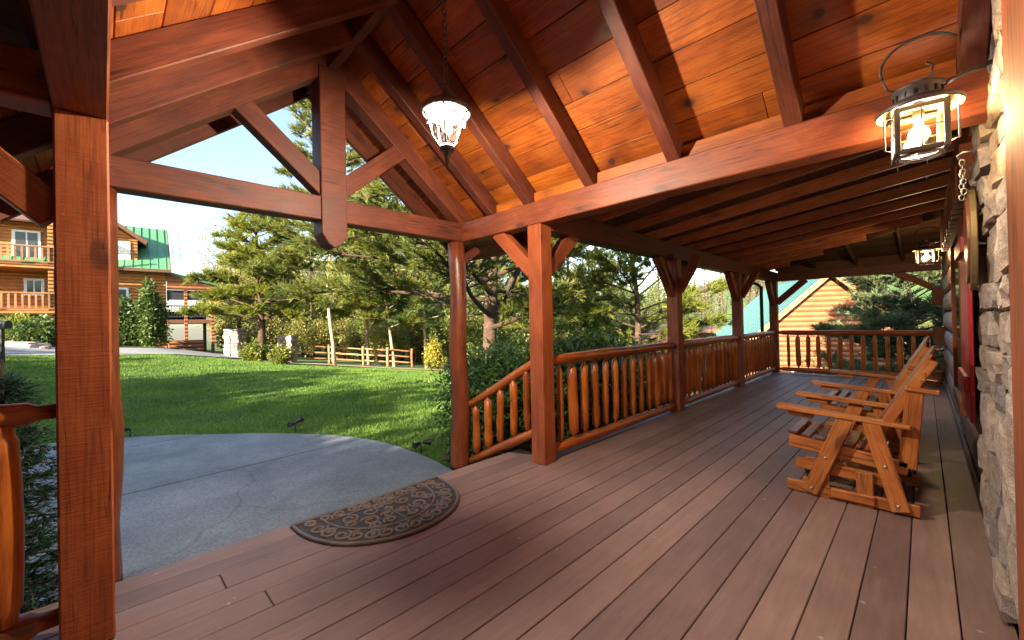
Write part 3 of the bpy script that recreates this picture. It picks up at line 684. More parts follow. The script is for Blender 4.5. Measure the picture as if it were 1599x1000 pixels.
# ------------------------------------------------------------------ lanterns
def lantern(label, loc, yaw, k=1.0, power=12):
    """hanging-arm wall lantern: origin = centre of the body's underside, arm reaches +X to the wall"""
    t = thing('wall_lantern', label, 'lantern', loc, yaw, 'lit wall lanterns'); B = WM[t]
    def W(p): return B @ Vector(p)
    def blk(n, lo, hi, m_, par=t): return block(n, lo, hi, m_, par, .002, B)
    s = .085
    for a in (-1, 1):
        for c in (-1, 1): blk('corner_bar', (a*s-.011, c*s-.011, 0), (a*s+.011, c*s+.011, .225), 'iron')
    for z in (0, .203):
        for a in (-1, 1): blk('rim', (-s+.012, a*s-.010, z), (s-.012, a*s+.010, z+.022), 'iron'); blk('rim', (a*s-.010, -s+.012, z+.001), (a*s+.010, s-.012, z+.021), 'iron')
    for a in (-1, 1):
        g = blk('glass_pane', (-s+.012, a*s-.002, .023), (s-.012, a*s+.002, .202), 'amber'); blk('muntin', (-.003, a*(s+.006)-.003, .02), (.003, a*(s+.006)+.003, .205), 'iron', g); blk('muntin', (-s, a*(s+.007)-.003, .11), (s, a*(s+.007)+.003, .116), 'iron', g)
        g = blk('glass_pane', (a*s-.002, -s+.012, .023), (a*s+.002, s-.012, .202), 'amber'); blk('muntin', (a*(s+.006)-.003, -.003, .02), (a*(s+.006)+.003, .003, .205), 'iron', g); blk('muntin', (a*(s+.007)-.003, -s, .11), (a*(s+.007)+.003, s, .116), 'iron', g)
        tube('wire_guard', [W((a*.105, -.05, .03)), W((a*.13, -.05, .04)), W((a*.13, -.05, .19)), W((a*.1, -.05, .2))], .004, 'iron', t, 6)
    lathe('bottom_ring', [(-.004, .078), (-.004, .088), (.012, .088), (.012, .07)], 'iron', t, W((0, 0, -.004)), 20, cap=False)
    lathe('hood', [(.222, .16), (.232, .163), (.236, .16), (.262, .10), (.275, .095)], 'iron', t, W((0, 0, 0)), 24, cap=False)
    lathe('hood_lining', [(.218, .158), (.24, .12), (.252, .085)], 'shade_in', t, W((0, 0, 0)), 24, cap=False)
    v = lathe('vent_cap', [(.262, .085), (.272, .088), (.315, .086), (.322, .098), (.332, .098), (.345, .07), (.352, .02)], 'iron', t, W((0, 0, 0)), 24)
    for i in range(14):
        a = 6.283*i/14; p = W((.0885*math.cos(a), .0885*math.sin(a), .293)); block('slot', (-.004, -.003, -.014), (.004, .003, .014), 'black', v, 0, Matrix.Translation(p) @ Matrix.Rotation(a+math.pi/2+yaw, 4, 'Z'))
    lathe('knob', [(.348, .012), (.358, .02), (.372, .02), (.382, .008)], 'steel', t, W((0, 0, 0)), 12)
    lathe('bulb', [(.06, .012), (.075, .03), (.1, .042), (.125, .036), (.15, .018), (.19, .016)], 'bulb', t, W((0, 0, 0)), 16)
    lathe('socket', [(.17, .022), (.24, .022)], 'shade_in', t, W((0, 0, 0)), 12)
    pts = []
    for i in range(19):
        a = R(200)-R(15*i); rr_ = .17-.0035*i; pts.append(W((.03+rr_*math.cos(a)*1.0, 0, .47+rr_*math.sin(a)*.8)))
    tube('scroll_arm', pts[:12], .007, 'iron', t); 
    tube('scroll_curl', [W((-.13, 0, .42)), W((-.11, 0, .36)), W((-.06, 0, .335)), W((0, 0, .35)), W((.05, 0, .385)), W((.055, 0, .43)), W((.03, 0, .45))], .006, 'iron', t)
    tube('arm', [W((.08, 0, .32)), W((.15, 0, .345)), W((.27, 0, .375))], .010, 'iron', t)
    blk('wall_plate', (.255, -.055, .28), (.29, .055, .50), 'iron')
    li = bpy.data.lights.new('lantern_light', 'POINT'); li.energy = power; li.color = (1, .83, .62); li.shadow_soft_size = .04
    lo = bpy.data.objects.new('lantern_light', li); link(lo, Matrix.Translation(W((0, 0, .105))), t)
    return t
lantern('lit square wall lantern with scroll arm beside the door', (.0, 2.87, 2.235), .12, power=24)
lantern('lit wall lantern at the far end of the porch', (.05, 9.3, 2.25), .1, power=30)

# pendant lantern
PL = Vector((-2.15, 1.585, 2.45)); t = thing('pendant_lantern', 'bell shaped glass pendant lantern hanging on a chain', 'lantern', PL)
lathe('finial', [(0, .004), (.03, .012), (.075, .017), (.09, .028), (.1, .02), (.115, .045), (.135, .05), (.15, .042)], 'iron', t, PL, 16)
lathe('glass_bell', [(.148, .05), (.165, .066), (.21, .088), (.27, .105), (.32, .116), (.355, .136), (.365, .142)], 'clear', t, PL, 28, cap=False)
lathe('cap', [(.352, .15), (.362, .162), (.375, .166), (.392, .155), (.41, .115), (.43, .085), (.445, .06), (.46, .05), (.475, .03), (.5, .024), (.515, .012)], 'iron', t, PL, 28)
for k in range(5):
    a = k*1.2566+.5; c, s_ = math.cos(a), math.sin(a)
    tube('scroll_band', [PL+Vector((c*r_, s_*r_, h_)) for h_, r_ in ((.15, .055), (.2, .09), (.26, .108), (.315, .12), (.36, .146))], .006, 'iron', t, 6)
    b_ = a+.62; cb, sb = math.cos(b_), math.sin(b_); tx = Vector((-sb, cb, 0)); base = PL+Vector((cb*.118, sb*.118, .30))
    tube('leaf_scroll', [base+tx*(.035*math.cos(q_*.7))*(1-q_*.08)+Vector((cb*.002, sb*.002, .035*math.sin(q_*.7)*(1-q_*.08))) for q_ in range(9)], .005, 'iron', t, 6)
lathe('bulb', [(.23, .008), (.245, .026), (.275, .036), (.305, .03), (.325, .014), (.37, .012)], 'bulb', t, PL, 16)
ring = lambda c, r_, ax: [Vector(c)+(Vector((0, math.cos(a), math.sin(a))) if ax else Vector((math.cos(a), 0, math.sin(a))))*r_ for a in [6.2832*i/12 for i in range(13)]]
tube('loop', ring(PL+Vector((0, 0, .543)), .032, 0), .006, 'iron', t, 6)
for k in range(21):
    c = PL+Vector((0, 0, .588+.043*k)); pts = [Vector((p.x-c.x, p.y-c.y, (p.z-c.z)*1.7))+c for p in ring(c, .016, (k+1) % 2)]
    tube('chain_link', pts, .0038, 'iron', t, 5)
li = bpy.data.lights.new('pendant_light', 'POINT'); li.energy = 165; li.color = (1, .86, .68); li.shadow_soft_size = .033
lo = bpy.data.objects.new('pendant_light', li); link(lo, Matrix.Translation(PL+Vector((0, 0, .278))), t)

# hanging plaque on the wall
t = thing('hanging_sign', 'oval gold framed sign hanging on a chain by the stone wall', 'sign', (.2, 3.78, 1.6))
outl = [(.16*math.cos(a), 1.9+.31*math.sin(a)) for a in [6.2832*i/24 for i in range(24)]]
fr = Matrix.Translation((.218, 3.78, 0)) @ Matrix.Rotation(math.pi/2, 4, 'Z')
prism('board', outl, .03, 'brass', t, fr, .004)
prism('inner_panel', [(x_*.82, 1.9+(z_-1.9)*.86) for x_, z_ in outl], .012, 'slat', t, Matrix.Translation((.197, 3.78, 0)) @ Matrix.Rotation(math.pi/2, 4, 'Z'))
for s in (-1, 1):
    for k in range(7):
        f = (k+.5)/7; c = Vector((.185, 3.78+s*.1*(1-f), 2.17+.23*f)); tube('chain_link', [Vector((p.x, p.y, c.z+(p.z-c.z)*1.6)) for p in ring(c, .012, k % 2)], .003, 'steel', t, 5)
tube('hook', [(.25, 3.78, 2.44), (.19, 3.78, 2.45), (.165, 3.78, 2.43), (.175, 3.78, 2.405)], .007, 'steel', t, 6)

# ------------------------------------------------------------------ doormat
matt = thing('doormat', 'half round brown rubber doormat with scroll pattern', 'doormat', (-3.0, 1.58, 0))
def halfround(sx, sy, x0=0, n=36):
    return [(x0+sx*max(0, math.sin(math.pi*i/n))**.8, -sy*math.cos(math.pi*i/n)) for i in range(n+1)]
MC = Vector((-3.262, 1.585, 0))
def flat(name, pts, z0, z1, mat, parent):
    bm = bmesh.new(); f = bm.faces.new([bm.verts.new((MC.x+x_, MC.y+y_, z1)) for x_, y_ in pts]); bm.normal_update()
    if f.normal.z < 0: f.normal_flip()
    r_ = bmesh.ops.extrude_face_region(bm, geom=[f])
    for v in [v for v in r_['geom'] if isinstance(v, bmesh.types.BMVert)]: v.co.z = z0
    bmesh.ops.recalc_face_normals(bm, faces=bm.faces[:]); me = bm_mesh(bm, name); me.transform(WM[parent].inverted()); return mesh_obj(name, me, mat, parent)
flat('base', halfround(.755, .64), .002, .010, 'rubber_lo', matt)
def rail3(pts, r_, nm): return tube(nm, [MC+Vector((x_, y_, .012)) for x_, y_ in pts], r_, 'rubber', matt, 6)
rail3(halfround(.735, .625)+[(0, -.625)], .013, 'rim')
rail3(halfround(.52, .44, .02), .009, 'inner_band'); rail3([(.012, -.62), (.012, .62)], .013, 'straight_band'); rail3([(.13, -.42), (.13, .42)], .008, 'straight_band'); rail3([(.02, 0), (.735, 0)], .007, 'divider')
for a in (-1.05, -.55, .55, 1.05):
    d = (math.cos(a), math.sin(a)); rail3([(.03+.5*d[0]*.98, .44*d[1]*1.03), (.02+.70*d[0], .60*d[1])], .006, 'divider')
def curl(cx, cy, r_, a0, sgn, turns=1.35, n=14):
    return [(cx+r_*(1-.72*i/n)*math.cos(a0+sgn*turns*6.2832*i/n), cy+r_*(1-.72*i/n)*math.sin(a0+sgn*turns*6.2832*i/n)) for i in range(n+1)]
k = 0
for i in range(15):
    a = -1.45+2.9*(i+.5)/15; cx, cy_ = .03+.605*math.cos(a)**.8 if math.cos(a) > 0 else .03, .525*math.sin(a)
    rail3(curl(cx, cy_, .064, a+3.1, 1 if i % 2 else -1), .0112, 'scroll')
for i in range(11): rail3(curl(.073, -.52+.104*i, .05, .5, 1 if i % 2 else -1), .0112, 'scroll')
for cx, cy_, r_ in ((.22, -.3, .07), (.22, -.14, .065), (.22, .14, .065), (.22, .3, .07), (.36, -.2, .075), (.36, .2, .075), (.36, -.065, .05), (.36, .065, .05), (.45, -.09, .05), (.45, .09, .05), (.17, -.05, .045), (.17, .05, .045), (.28, -.02, .04), (.3, -.33, .05), (.3, .33, .05), (.45, -.2, .045), (.45, .2, .045)):
    rail3(curl(cx, cy_, r_, 1.0+cx*9, 1 if cy_ > 0 else -1), .0112, 'scroll')

# ------------------------------------------------------------------ glider seats (face -X)
def glider(name, label, cat, x0, y0, W_, xb=0):
    """x0 = front of the base, y0 = near side; runs to +X (back) and +Y"""
    t = thing(name, label, cat, (x0+.4, y0+W_/2, 0), group='cedar gliders by the wall')
    def bm_(n, a, b, w, h, mt='chair', par=t, up=(0, 0, 1)): return beam(n, (x0+a[0], y0+a[1], a[2]), (x0+b[0], y0+b[1], b[2]), w, h, mt, par, up, .006)
    for side, yy in ((-1, .02), (1, W_-.02)):
        q = yy+side*.03; inn = yy-side*.035; bolt = yy+side*.05
        bm_('foot_rail', (.0, yy, .055), (.80, yy, .055), .038, .085)
        fl = bm_('front_leg', (.16, q, .03), (.40, q, .655), .03, .105, up=(1, 0, 0)); rl = bm_('rear_leg', (.70, q, .03), (.545, q, .655), .03, .105, up=(1, 0, 0))
        for (a, c), par in (((.175, .07), fl), ((.27, .33), fl), ((.685, .07), rl), ((.62, .34), rl)):
            lathe('bolt', [(0, .012), (.004, .012), (.008, .006)], 'steel', par, (x0+a, y0+q+side*.0155, c), 10, (0, side, 0))
        bm_('swing_rail', (.06, inn, .235), (.70, inn, .215), .034, .085)
        bm_('cross_stretcher', (.30, q-side*.002, .065), (.56, q-side*.002, .065), .03, .07)
        bm_('upright', (.50, inn+side*.036, .0), (.50, inn+side*.036, .26), .03, .10, up=(1, 0, 0)); bm_('upright', (.25, inn+side*.036, .0), (.25, inn+side*.036, .2), .03, .075, up=(1, 0, 0))
        hg = bm_('hanger', (.115, inn-side*.02, .245), (.155, inn-side*.02, .09), .012, .035, 'black', up=(1, 0, 0)); bm_('hanger', (.70, inn-side*.02, .235), (.73, inn-side*.02, .09), .012, .035, 'black', up=(1, 0, 0))
        # arm, wider and rounded at the front, with a cup bracket under it
        ar = [(-.06, -.045), (-.045, -.07), (0, -.078), (.16, -.07), (.45, -.045), (.76, -.035), (.77, 0), (.76, .035), (.45, .045), (.16, .07), (0, .078), (-.045, .07), (-.06, .045)]
        mw = Matrix.Translation((x0, y0+yy+side*.01, .70)) @ Matrix.Rotation(R(4.2), 4, 'Y') @ Matrix.Rotation(math.pi/2, 4, 'X')
        prism('arm', ar, .032, 'chair', t, mw, .006)
        bm_('arm_bracket', (.02, yy, .655), (.19, yy, .64), .05, .035)
        # seat side and back side
        bm_('seat_side', (.01, inn-side*.03, .405), (.74, inn-side*.03, .325), .034, .10)
        bm_('back_upright', (.735, inn-side*.03, .33), (.785, inn-side*.03, .90), .034, .10, up=(1, 0, 0))
        bm_('back_upright_cap', (.73, inn-side*.03, .915), (.91, inn-side*.03, .895), .075, .03)
        bm_('back_stile', (.50, inn-side*.068, .40), (.88, inn-side*.068, 1.12), .034, .07, up=(1, 0, 0))
    w_in = W_-.2; ns = 7
    for i in range(ns):
        f = i/(ns-1); a = .03+.56*f; z = .468-.062*f-.012*math.sin(math.pi*f)
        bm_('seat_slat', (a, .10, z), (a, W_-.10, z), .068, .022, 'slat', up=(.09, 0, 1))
    nb = max(5, int(w_in/.115)); px_ = w_in/nb
    for i in range(nb):
        yy = .1+px_*(i+.5); hh = 1.12+.07*math.sin(math.pi*((i+.5)/nb)); f = (hh-.40)/.72
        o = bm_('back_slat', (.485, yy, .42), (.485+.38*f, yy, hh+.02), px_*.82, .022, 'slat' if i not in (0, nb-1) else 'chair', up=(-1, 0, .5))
    bm_('back_rail', (.60, .1, .56), (.60, W_-.1, .56), .03, .07); bm_('back_rail', (.83, .1, 1.0), (.83, W_-.1, 1.0), .03, .07)
    bm_('arm_rail', (.79, .1, .62), (.79, W_-.1, .62), .03, .07); bm_('foot_beam', (.12, .04, .09), (.12, W_-.04, .09), .034, .06); bm_('foot_beam', (.66, .04, .09), (.66, W_-.04, .09), .034, .06)
    bm_('front_apron', (.02, .09, .40), (.02, W_-.09, .40), .03, .08)
    return t
glider('glider_chair', 'cedar glider armchair nearest the camera, by the wall', 'chair', -.84, 4.06, .78)
glider('glider_bench', 'wide cedar glider bench behind the near glider chair', 'bench', -.86, 5.72, 1.36)

# flower pot
t = thing('flower_pot', 'terracotta pot with a small plant at the far end by the wall', 'pot', (.1, 11.9, 0))
lathe('pot', [(0, .11), (.02, .125), (.2, .165), (.27, .168), (.28, .185), (.34, .188), (.345, .165), (.30, .155)], 'terracotta', t, (.1, 11.9, 0), 20)
cv, ct = leafcluster(14, 4, LONG_V, .6); Pp = np.array([(.1, 11.9, .37)]*14)+RNG.normal(size=(14, 3))*[.06, .06, .07]; D = RNG.normal(size=(14, 3))+[0, 0, 1.2]
me = scatter('leaves', cv, ct, Pp, rotframes(D, RNG), .16+.05*RNG.random(14)); me.transform(WM[t].inverted()); mesh_obj('leaves', me, 'laurel', t)

# ------------------------------------------------------------------ garden spotlights
def spot(label, x_, y_, heads):
    z_ = g1(x_, y_); t = thing('garden_spotlight', label, 'spotlight', (x_, y_, z_), group='garden spotlights at the patio edge')
    tube('stake', [(x_, y_, z_-.03), (x_, y_, z_+.17)], .011, 'black', t, 8)
    for (dx, dy, dz) in heads:
        d = Vector((dx, dy, dz)).normalized(); b = Vector((x_, y_, z_+.175))
        tube('bracket', [b-Vector((0, 0, .01)), b+d*.03], .009, 'black', t, 6)
        hd = lathe('lamp_head', [(0, .014), (.02, .028), (.07, .034), (.11, .044), (.118, .044), (.118, .036)], 'black', t, b+d*.02, 14, d)
        lathe('lens', [(.10, .036), (.104, .036)], 'lens', hd, b+d*.02, 14, d)
spot('black twin garden spotlight in the grass at the middle of the patio edge', -7.64, 2.32, [(.5, -.75, .05), (-.2, .8, .35)])
spot('black twin garden spotlight beside the round log post', -5.0, 3.14, [(.3, -.9, -.1), (.45, .75, -.05)])
spot('black garden spotlight at the patio edge behind the near log post', -9.43, .31, [(.7, -.6, .1)])

# ------------------------------------------------------------------ trees
SP = [spray(15, seed=s) for s in range(1, 4)]
def limb_pts(p, d, L, rr_, droop=-.1, n=6):
    pts = [p.copy()]; d = d.normalized()
    for i in range(n):
        d = (d+Vector((rr_.uniform(-.14, .14), rr_.uniform(-.14, .14), rr_.uniform(-.08, .1)+droop*(i/n)))).normalized(); p = p+d*(L/n); pts.append(p.copy())
    return pts
def pine(label, base, hgt, c0, rad, mat, seed, trunk_r=.2, nl=34, den=1.0, size=.42, lean=(0, 0), barkm='bark', fork=False, shape=1.0, group='pine trees', name='pine_tree', longdir=None):
    rr_ = random.Random(seed); rg = np.random.default_rng(seed); base = Vector(base)
    t = thing(name, label, 'tree', base, group=group)
    def axis_at(z): f = z/hgt; return base+Vector((lean[0]*f+.12*math.sin(z*.9+seed), lean[1]*f+.12*math.sin(z*.7+2*seed), z))-Vector((.12*math.sin(seed), .12*math.sin(2*seed), 0))
    bm = bmesh.new(); n = 14
    tube_bm(bm, [axis_at(hgt*i/n)-Vector((0, 0, .15 if i == 0 else 0)) for i in range(n+1)], [trunk_r*(1.25 if i == 0 else 1)*(1-.9*i/n)+.012 for i in range(n+1)], 10)
    if fork:
        p = axis_at(fork); tube_bm(bm, limb_pts(p, Vector((.35, .35, .9)), hgt*.45, rr_, .1, 8), [trunk_r*.6*(1-.1*i) for i in range(9)], 8)
    bmesh.ops.recalc_face_normals(bm, faces=bm.faces[:]); me = bm_mesh(bm, 'trunk', True); me.transform(WM[t].inverted()); mesh_obj('trunk', me, barkm, t)
    bm = bmesh.new(); P = []; D = []
    for k in range(nl):
        f = (k+rr_.random())/nl; z = c0+(hgt-c0)*f*.97; a = k*2.4+rr_.uniform(-.5, .5)
        L = rad*(1-f**1.4*.8)*rr_.uniform(.65, 1.1)*shape
        d = Vector((math.cos(a), math.sin(a), rr_.uniform(-.05, .35)+.5*f))
        if longdir is not None:
            al = d.x*longdir[0]+d.y*longdir[1]; L *= 1+.45*max(0, al)
        pts = limb_pts(axis_at(z), d, L, rr_); rb_ = max(.012, trunk_r*.36*(1-f*.7)); tube_bm(bm, pts, [rb_*(1-.85*i/6)+.004 for i in range(7)], 6)
        nt_ = int(9*den*max(.5, L/2.0))
        for j in range(nt_):
            u = rr_.uniform(.28, 1.0)**.8; i0 = min(5, int(u*6)); q = pts[i0].lerp(pts[i0+1], u*6-i0); dd = (pts[i0+1]-pts[i0]).normalized()
            tl = L*.32*(1.15-u)*rr_.uniform(.6, 1.3)+.18; sd_ = dd.cross(Vector((0, 0, 1))).normalized()*rr_.choice([-1, 1]); td = (dd*.7+sd_*rr_.uniform(.2, 1.1)+Vector((0, 0, rr_.uniform(-.15, .45)))).normalized()
            e = q+td*tl; tube_bm(bm, [q, q.lerp(e, .5)+Vector((0, 0, .02)), e], [.011, .008, .005], 4)
            m_ = max(3, int(tl/size*5*den))
            for i in range(m_):
                w_ = rr_.uniform(.25, 1.02); P.append(q+td*tl*w_+Vector((rr_.gauss(0, .05), rr_.gauss(0, .05), rr_.gauss(0, .04)))); D.append((td*.8+Vector((rr_.gauss(0, .45), rr_.gauss(0, .45), rr_.gauss(.25, .35))))[:])
    me = bm_mesh(bm, 'branches', True); me.transform(WM[t].inverted()); mesh_obj('branches', me, barkm, t)
    P = np.array([p[:] for p in P]); D = np.array(D); v, tt = SP[seed % 3]
    v = v.copy(); me = scatter('crown', v, tt, P, rotframes(D, rg), size*(.7+.6*rg.random(len(P)))); me.transform(WM[t].inverted()); mesh_obj('crown', me, mat, t)
    return t
def gp(px_, dep_, dz=0):
    p = at(px_, dep_); p.z = g1(p.x, p.y)+dz; return p
LEFT = (-RT.x, -RT.y)
pine('big forked pine just beyond the laurel shrubs, its limbs across the view', gp(765, 11), 11.5, 1.75, 4.3, 'pine_mix', 11, .19, 58, 1.25, .32, fork=1.7, longdir=LEFT)
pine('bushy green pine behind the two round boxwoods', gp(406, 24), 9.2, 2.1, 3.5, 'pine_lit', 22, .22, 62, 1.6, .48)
pine('yellow green pine overhanging the first railing bay', gp(985, 13.5), 7.5, .5, 3.8, 'pine_lit', 31, .11, 50, 1.25, .36)
pine('pale green pine close behind the far end railing', Vector((-.35, 17.6, g1(-.35, 17.6))), 6.4, .4, 2.7, 'pine_blue', 44, .12, 84, 1.6, .32)
pine('pine overhanging the second railing bay', gp(885, 20), 9, .8, 3.8, 'pine_lit', 53, .12, 40, 1.1, .42)
pine('tall pine standing at the left of the forked pine', gp(722, 17), 12.5, 2.4, 5.0, 'pine_mix', 61, .13, 50, 1.1, .42, longdir=LEFT)
for i, (px_, dp, hh, c_, mt, lab) in enumerate(((521, 24, 18.5, 3.6, 'spring_g', 'leftmost of the slender pale trunks by the rail fence'), (575, 28, 8, 2.6, 'pine_lit', 'slender pale trunk just right of the second fence post'), (615, 27, 8, 2.6, 'pine_lit', 'leaning slender trunk where the fence ends'), (665, 27, 9, 2.6, 'pine', 'slender trunk beside the yellow shrub'))):
    pine(lab, gp(px_, dp), hh, c_, 2.8 if i else 4.4, mt if mt != 'spring_g' else 'pine_mix', 70+i, .10, 36 if i else 70, 1.3, .55 if i else .5, lean=(0, 0) if i != 2 else (RT.x*-1.2, RT.y*-1.2), barkm='paletrunk', group='slender trees along the fence', name='slender_tree')

def leafy(name, label, cat, base, rx, rz, n, mat, seed, size, lv=LEAF_V, group=None, stem=True, shell=.55, cl=9, cone=0):
    rg = np.random.default_rng(seed); base = Vector(base); t = thing(name, label, cat, base, group=group)
    bm = bmesh.new(); rr_ = random.Random(seed)
    for k in range(7 if stem else 0):
        a = k*.9+seed; e = base+Vector((math.cos(a)*rx*.5, math.sin(a)*rx*.5, rz*rr_.uniform(.9, 1.4))); tube_bm(bm, [base-Vector((0, 0, .05)), base.lerp(e, .5)+Vector((0, 0, .1*rz)), e], [.03*rx+.01, .02*rx+.008, .008], 6)
    if stem: me = bm_mesh(bm, 'stems', True); me.transform(WM[t].inverted()); mesh_obj('stems', me, 'bark', t)
    D = rg.normal(size=(n, 3)); D /= np.linalg.norm(D, axis=1, keepdims=True); rad = shell+(1-shell)*rg.random(n)
    lump = 1+.16*np.sin(D[:, 0]*5+seed)+.14*np.sin(D[:, 1]*6+seed*2)+.12*np.sin(D[:, 2]*7)
    P = D*(rad*lump)[:, None]*np.array([rx, rx, rz]); P[:, 2] += rz*.98
    if cone: k_ = 1-cone*np.clip(P[:, 2]/(2*rz), 0, 1); P[:, :2] *= k_[:, None]
    P[:, 2] = np.maximum(P[:, 2], .03); P += np.array(base)
    cv, ct = leafcluster(cl, seed, lv, .75); me = scatter('foliage', cv, ct, P, rotframes(D+rg.normal(size=D.shape)*.6+[0, 0, .3], rg), size*(.7+.6*rg.random(n)))
    me.transform(WM[t].inverted()); mesh_obj('foliage', me, mat, t); return t
# laurels along the railing
laur = ['laurel shrub behind the stair rail, next to the round log post', 'laurel shrub behind the start of the first railing bay', 'laurel shrub behind the middle of the first railing bay', 'laurel shrub behind the second porch post', 'laurel shrub behind the second railing bay']
for k, (x_, y_) in enumerate(((-4.55, 4.15), (-4.35, 5.3), (-4.5, 6.7), (-4.7, 8.2), (-4.9, 9.6))):
    z_ = g1(x_, y_); hh = (1.44-z_)/2*.82*(1, .98, 1.0, .93, .82)[k]
    leafy('laurel_shrub', laur[k], 'shrub', (x_, y_, z_), .85, hh, 900, 'laurel', 100+k, .16, LONG_V, 'laurel shrubs along the railing', True, .5, 8)
leafy('low_shrub', 'small leafy shrub low beside the foot of the round log post', 'shrub', (-4.35, 3.42, g1(-4.35, 3.42)), .26, .17, 130, 'laurel', 109, .10, LONG_V)
# boxwoods, house conifers, junipers, yellow shrub
for k, (px_, dp, lab) in enumerate(((397, 20.5, 'larger round clipped boxwood left of its twin'), (437, 20, 'smaller round clipped boxwood beside the stone pillar'))):
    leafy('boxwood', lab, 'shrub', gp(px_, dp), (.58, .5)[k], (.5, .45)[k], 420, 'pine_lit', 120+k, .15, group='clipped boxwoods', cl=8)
leafy('yellow_shrub', 'conical yellow green shrub at the end of the fence', 'shrub', gp(676, 26), .6, .95, 500, 'yellow', 125, .24, cone=.5)
leafy('dark_conifer', 'dark conifer left, in front of the neighbouring cabin', 'shrub', gp(196, 23.2), .9, 1.25, 850, 'pine', 126, .25, cone=.4, group='dark conifers by the cabin')
leafy('dark_conifer', 'taller dark conifer right, in front of the neighbouring cabin', 'shrub', gp(234, 23.5), .82, 1.7, 900, 'pine', 127, .25, cone=.5, group='dark conifers by the cabin')
for k, (px_, dp, r_) in enumerate(((8, 19.0, .9), (40, 18.6, .9), (66, 18.2, .75))):
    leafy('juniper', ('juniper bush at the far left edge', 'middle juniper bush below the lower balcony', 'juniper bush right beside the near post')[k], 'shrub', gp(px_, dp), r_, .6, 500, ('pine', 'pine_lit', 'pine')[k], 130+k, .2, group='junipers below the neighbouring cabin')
for k, (px_, dp, s_) in enumerate(((12, 17.2, .5), (34, 17.0, .6), (58, 17.1, .45), (70, 16.8, .3))):
    p = gp(px_, dp); o = mesh_obj('rock', SV[k+2], None, None, Matrix.Translation(p+Vector((0, 0, .08))) @ Matrix.Rotation(k, 4, 'Z') @ Matrix.Diagonal((s_*1.5, s_, s_*.55, 1)))
    tag(o, ('pale rock at the left edge below the junipers', 'largest pale rock below the junipers', 'pale rock between the junipers and the lawn', 'smallest pale rock, beside the near post')[k], 'rock', 'rocks at the juniper bank')
# spruce shrub beyond the near railing
t = thing('spruce_shrub', 'dark blue green spruce shrub beyond the near log railing', 'shrub', (-3.75, -.42, -.37))
rr_ = random.Random(9); bm = bmesh.new(); P = []; D = []
tube_bm(bm, [(-3.75, -.42, -.42), (-3.74, -.42, .5), (-3.75, -.41, 1.3)], [.03, .022, .006], 7)
for k in range(120):
    f = k/120; z_ = -.3+1.5*f; a = k*2.4; L = .46*(1-f*.85)*rr_.uniform(.75, 1.15); pts = limb_pts(Vector((-3.75, -.42, z_)), Vector((math.cos(a), math.sin(a), -.05)), L, rr_, -.15, 4); tube_bm(bm, pts, [.007, .006, .005, .004, .003], 5)
    for j in range(int(8+L*42)):
        u = rr_.random(); i0 = min(3, int(u*4)); q = pts[i0].lerp(pts[i0+1], u*4-i0); dd = (pts[i0+1]-pts[i0]).normalized(); P.append((q+Vector((rr_.gauss(0, .02), rr_.gauss(0, .02), rr_.gauss(0, .015))))[:]); D.append((dd+Vector((rr_.gauss(0, .6), rr_.gauss(0, .6), rr_.gauss(.1, .4))))[:])
me = bm_mesh(bm, 'branches', True); me.transform(WM[t].inverted()); mesh_obj('branches', me, 'bark', t)
v, tt = spray(14, spread=.8, w=.03, seed=8); me = scatter('foliage', v, tt, np.array(P), rotframes(np.array(D), RNG), .085+.04*RNG.random(len(P))); me.transform(WM[t].inverted()); mesh_obj('foliage', me, 'spruce', t)

# ------------------------------------------------------------------ fence, pillars
fp = [gp(452, 25.8), gp(513, 27), gp(566, 26.5), gp(604, 26.8), gp(642, 27.5)]
fl = ['rail fence panel nearest the stone pillar', 'second rail fence panel from the stone pillar', 'third rail fence panel from the stone pillar', 'last rail fence panel before the yellow shrub']
for k in range(4):
    a, b = fp[k], fp[k+1]; t = thing('rail_fence', fl[k], 'fence', (a+b)/2, group='split rail fence panels')
    for h_ in (.3, .68, 1.06): logpiece('rail', a+Vector((0, 0, h_+.02*k)), b+Vector((0, 0, h_)), .05, 'fence', t, 0, k, .15, 7)
    logpiece('post', b-Vector((0, 0, .2)), b+Vector((.02, 0, 1.25)), .085, 'fence', t, 0, k+9, .1, 8)
for k, (px_, dp, hh, lab) in enumerate(((367, 24, 1.6, 'stone gate pillar left of the round boxwoods'), (449, 25.6, 1.6, 'stone gate pillar where the rail fence starts'))):
    b = gp(px_, dp); t = thing('stone_pillar', lab, 'pillar', b, group='stone gate pillars'); s_ = .36
    ud = RT.normalized(); nn = -FW.normalized(); nn.z = 0
    mw = Matrix.Translation(b) @ Matrix.Rotation(YAW, 4, 'Z'); block('core', (-s_, -s_, -.2), (s_, s_, hh-.05), 'mortar', t, .01, mw)
    lay_stones(t, b-ud*s_+nn*s_, ud, 2*s_, hh, .10, nn, b.z-.1, .2, .42, .16, .28); lay_stones(t, b+ud*s_+nn*s_, -nn, 2*s_, hh, .10, ud, b.z-.1, .2, .42, .16, .28)
    lay_stones(t, b-ud*s_+nn*s_, -nn, 2*s_, hh, .10, -ud, b.z-.1, .2, .42, .16, .28)
    block('capstone', (-s_-.06, -s_-.06, hh-.05), (s_+.06, s_+.06, hh+.06), 'stone', t, .02, mw)
t = thing('low_stone_wall', 'low stone wall between the two gate pillars', 'wall', gp(412, 25.3)); a = gp(392, 24.8); b = gp(436, 25.6); ud = (b-a); ud.z = 0; L_ = ud.length; ud.normalize()
mw, L2 = frame(a+Vector((0, 0, .3)), b+Vector((0, 0, .3))); mesh_obj('core', box_mesh(L2, .3, .8, .01), 'mortar', t, mw)
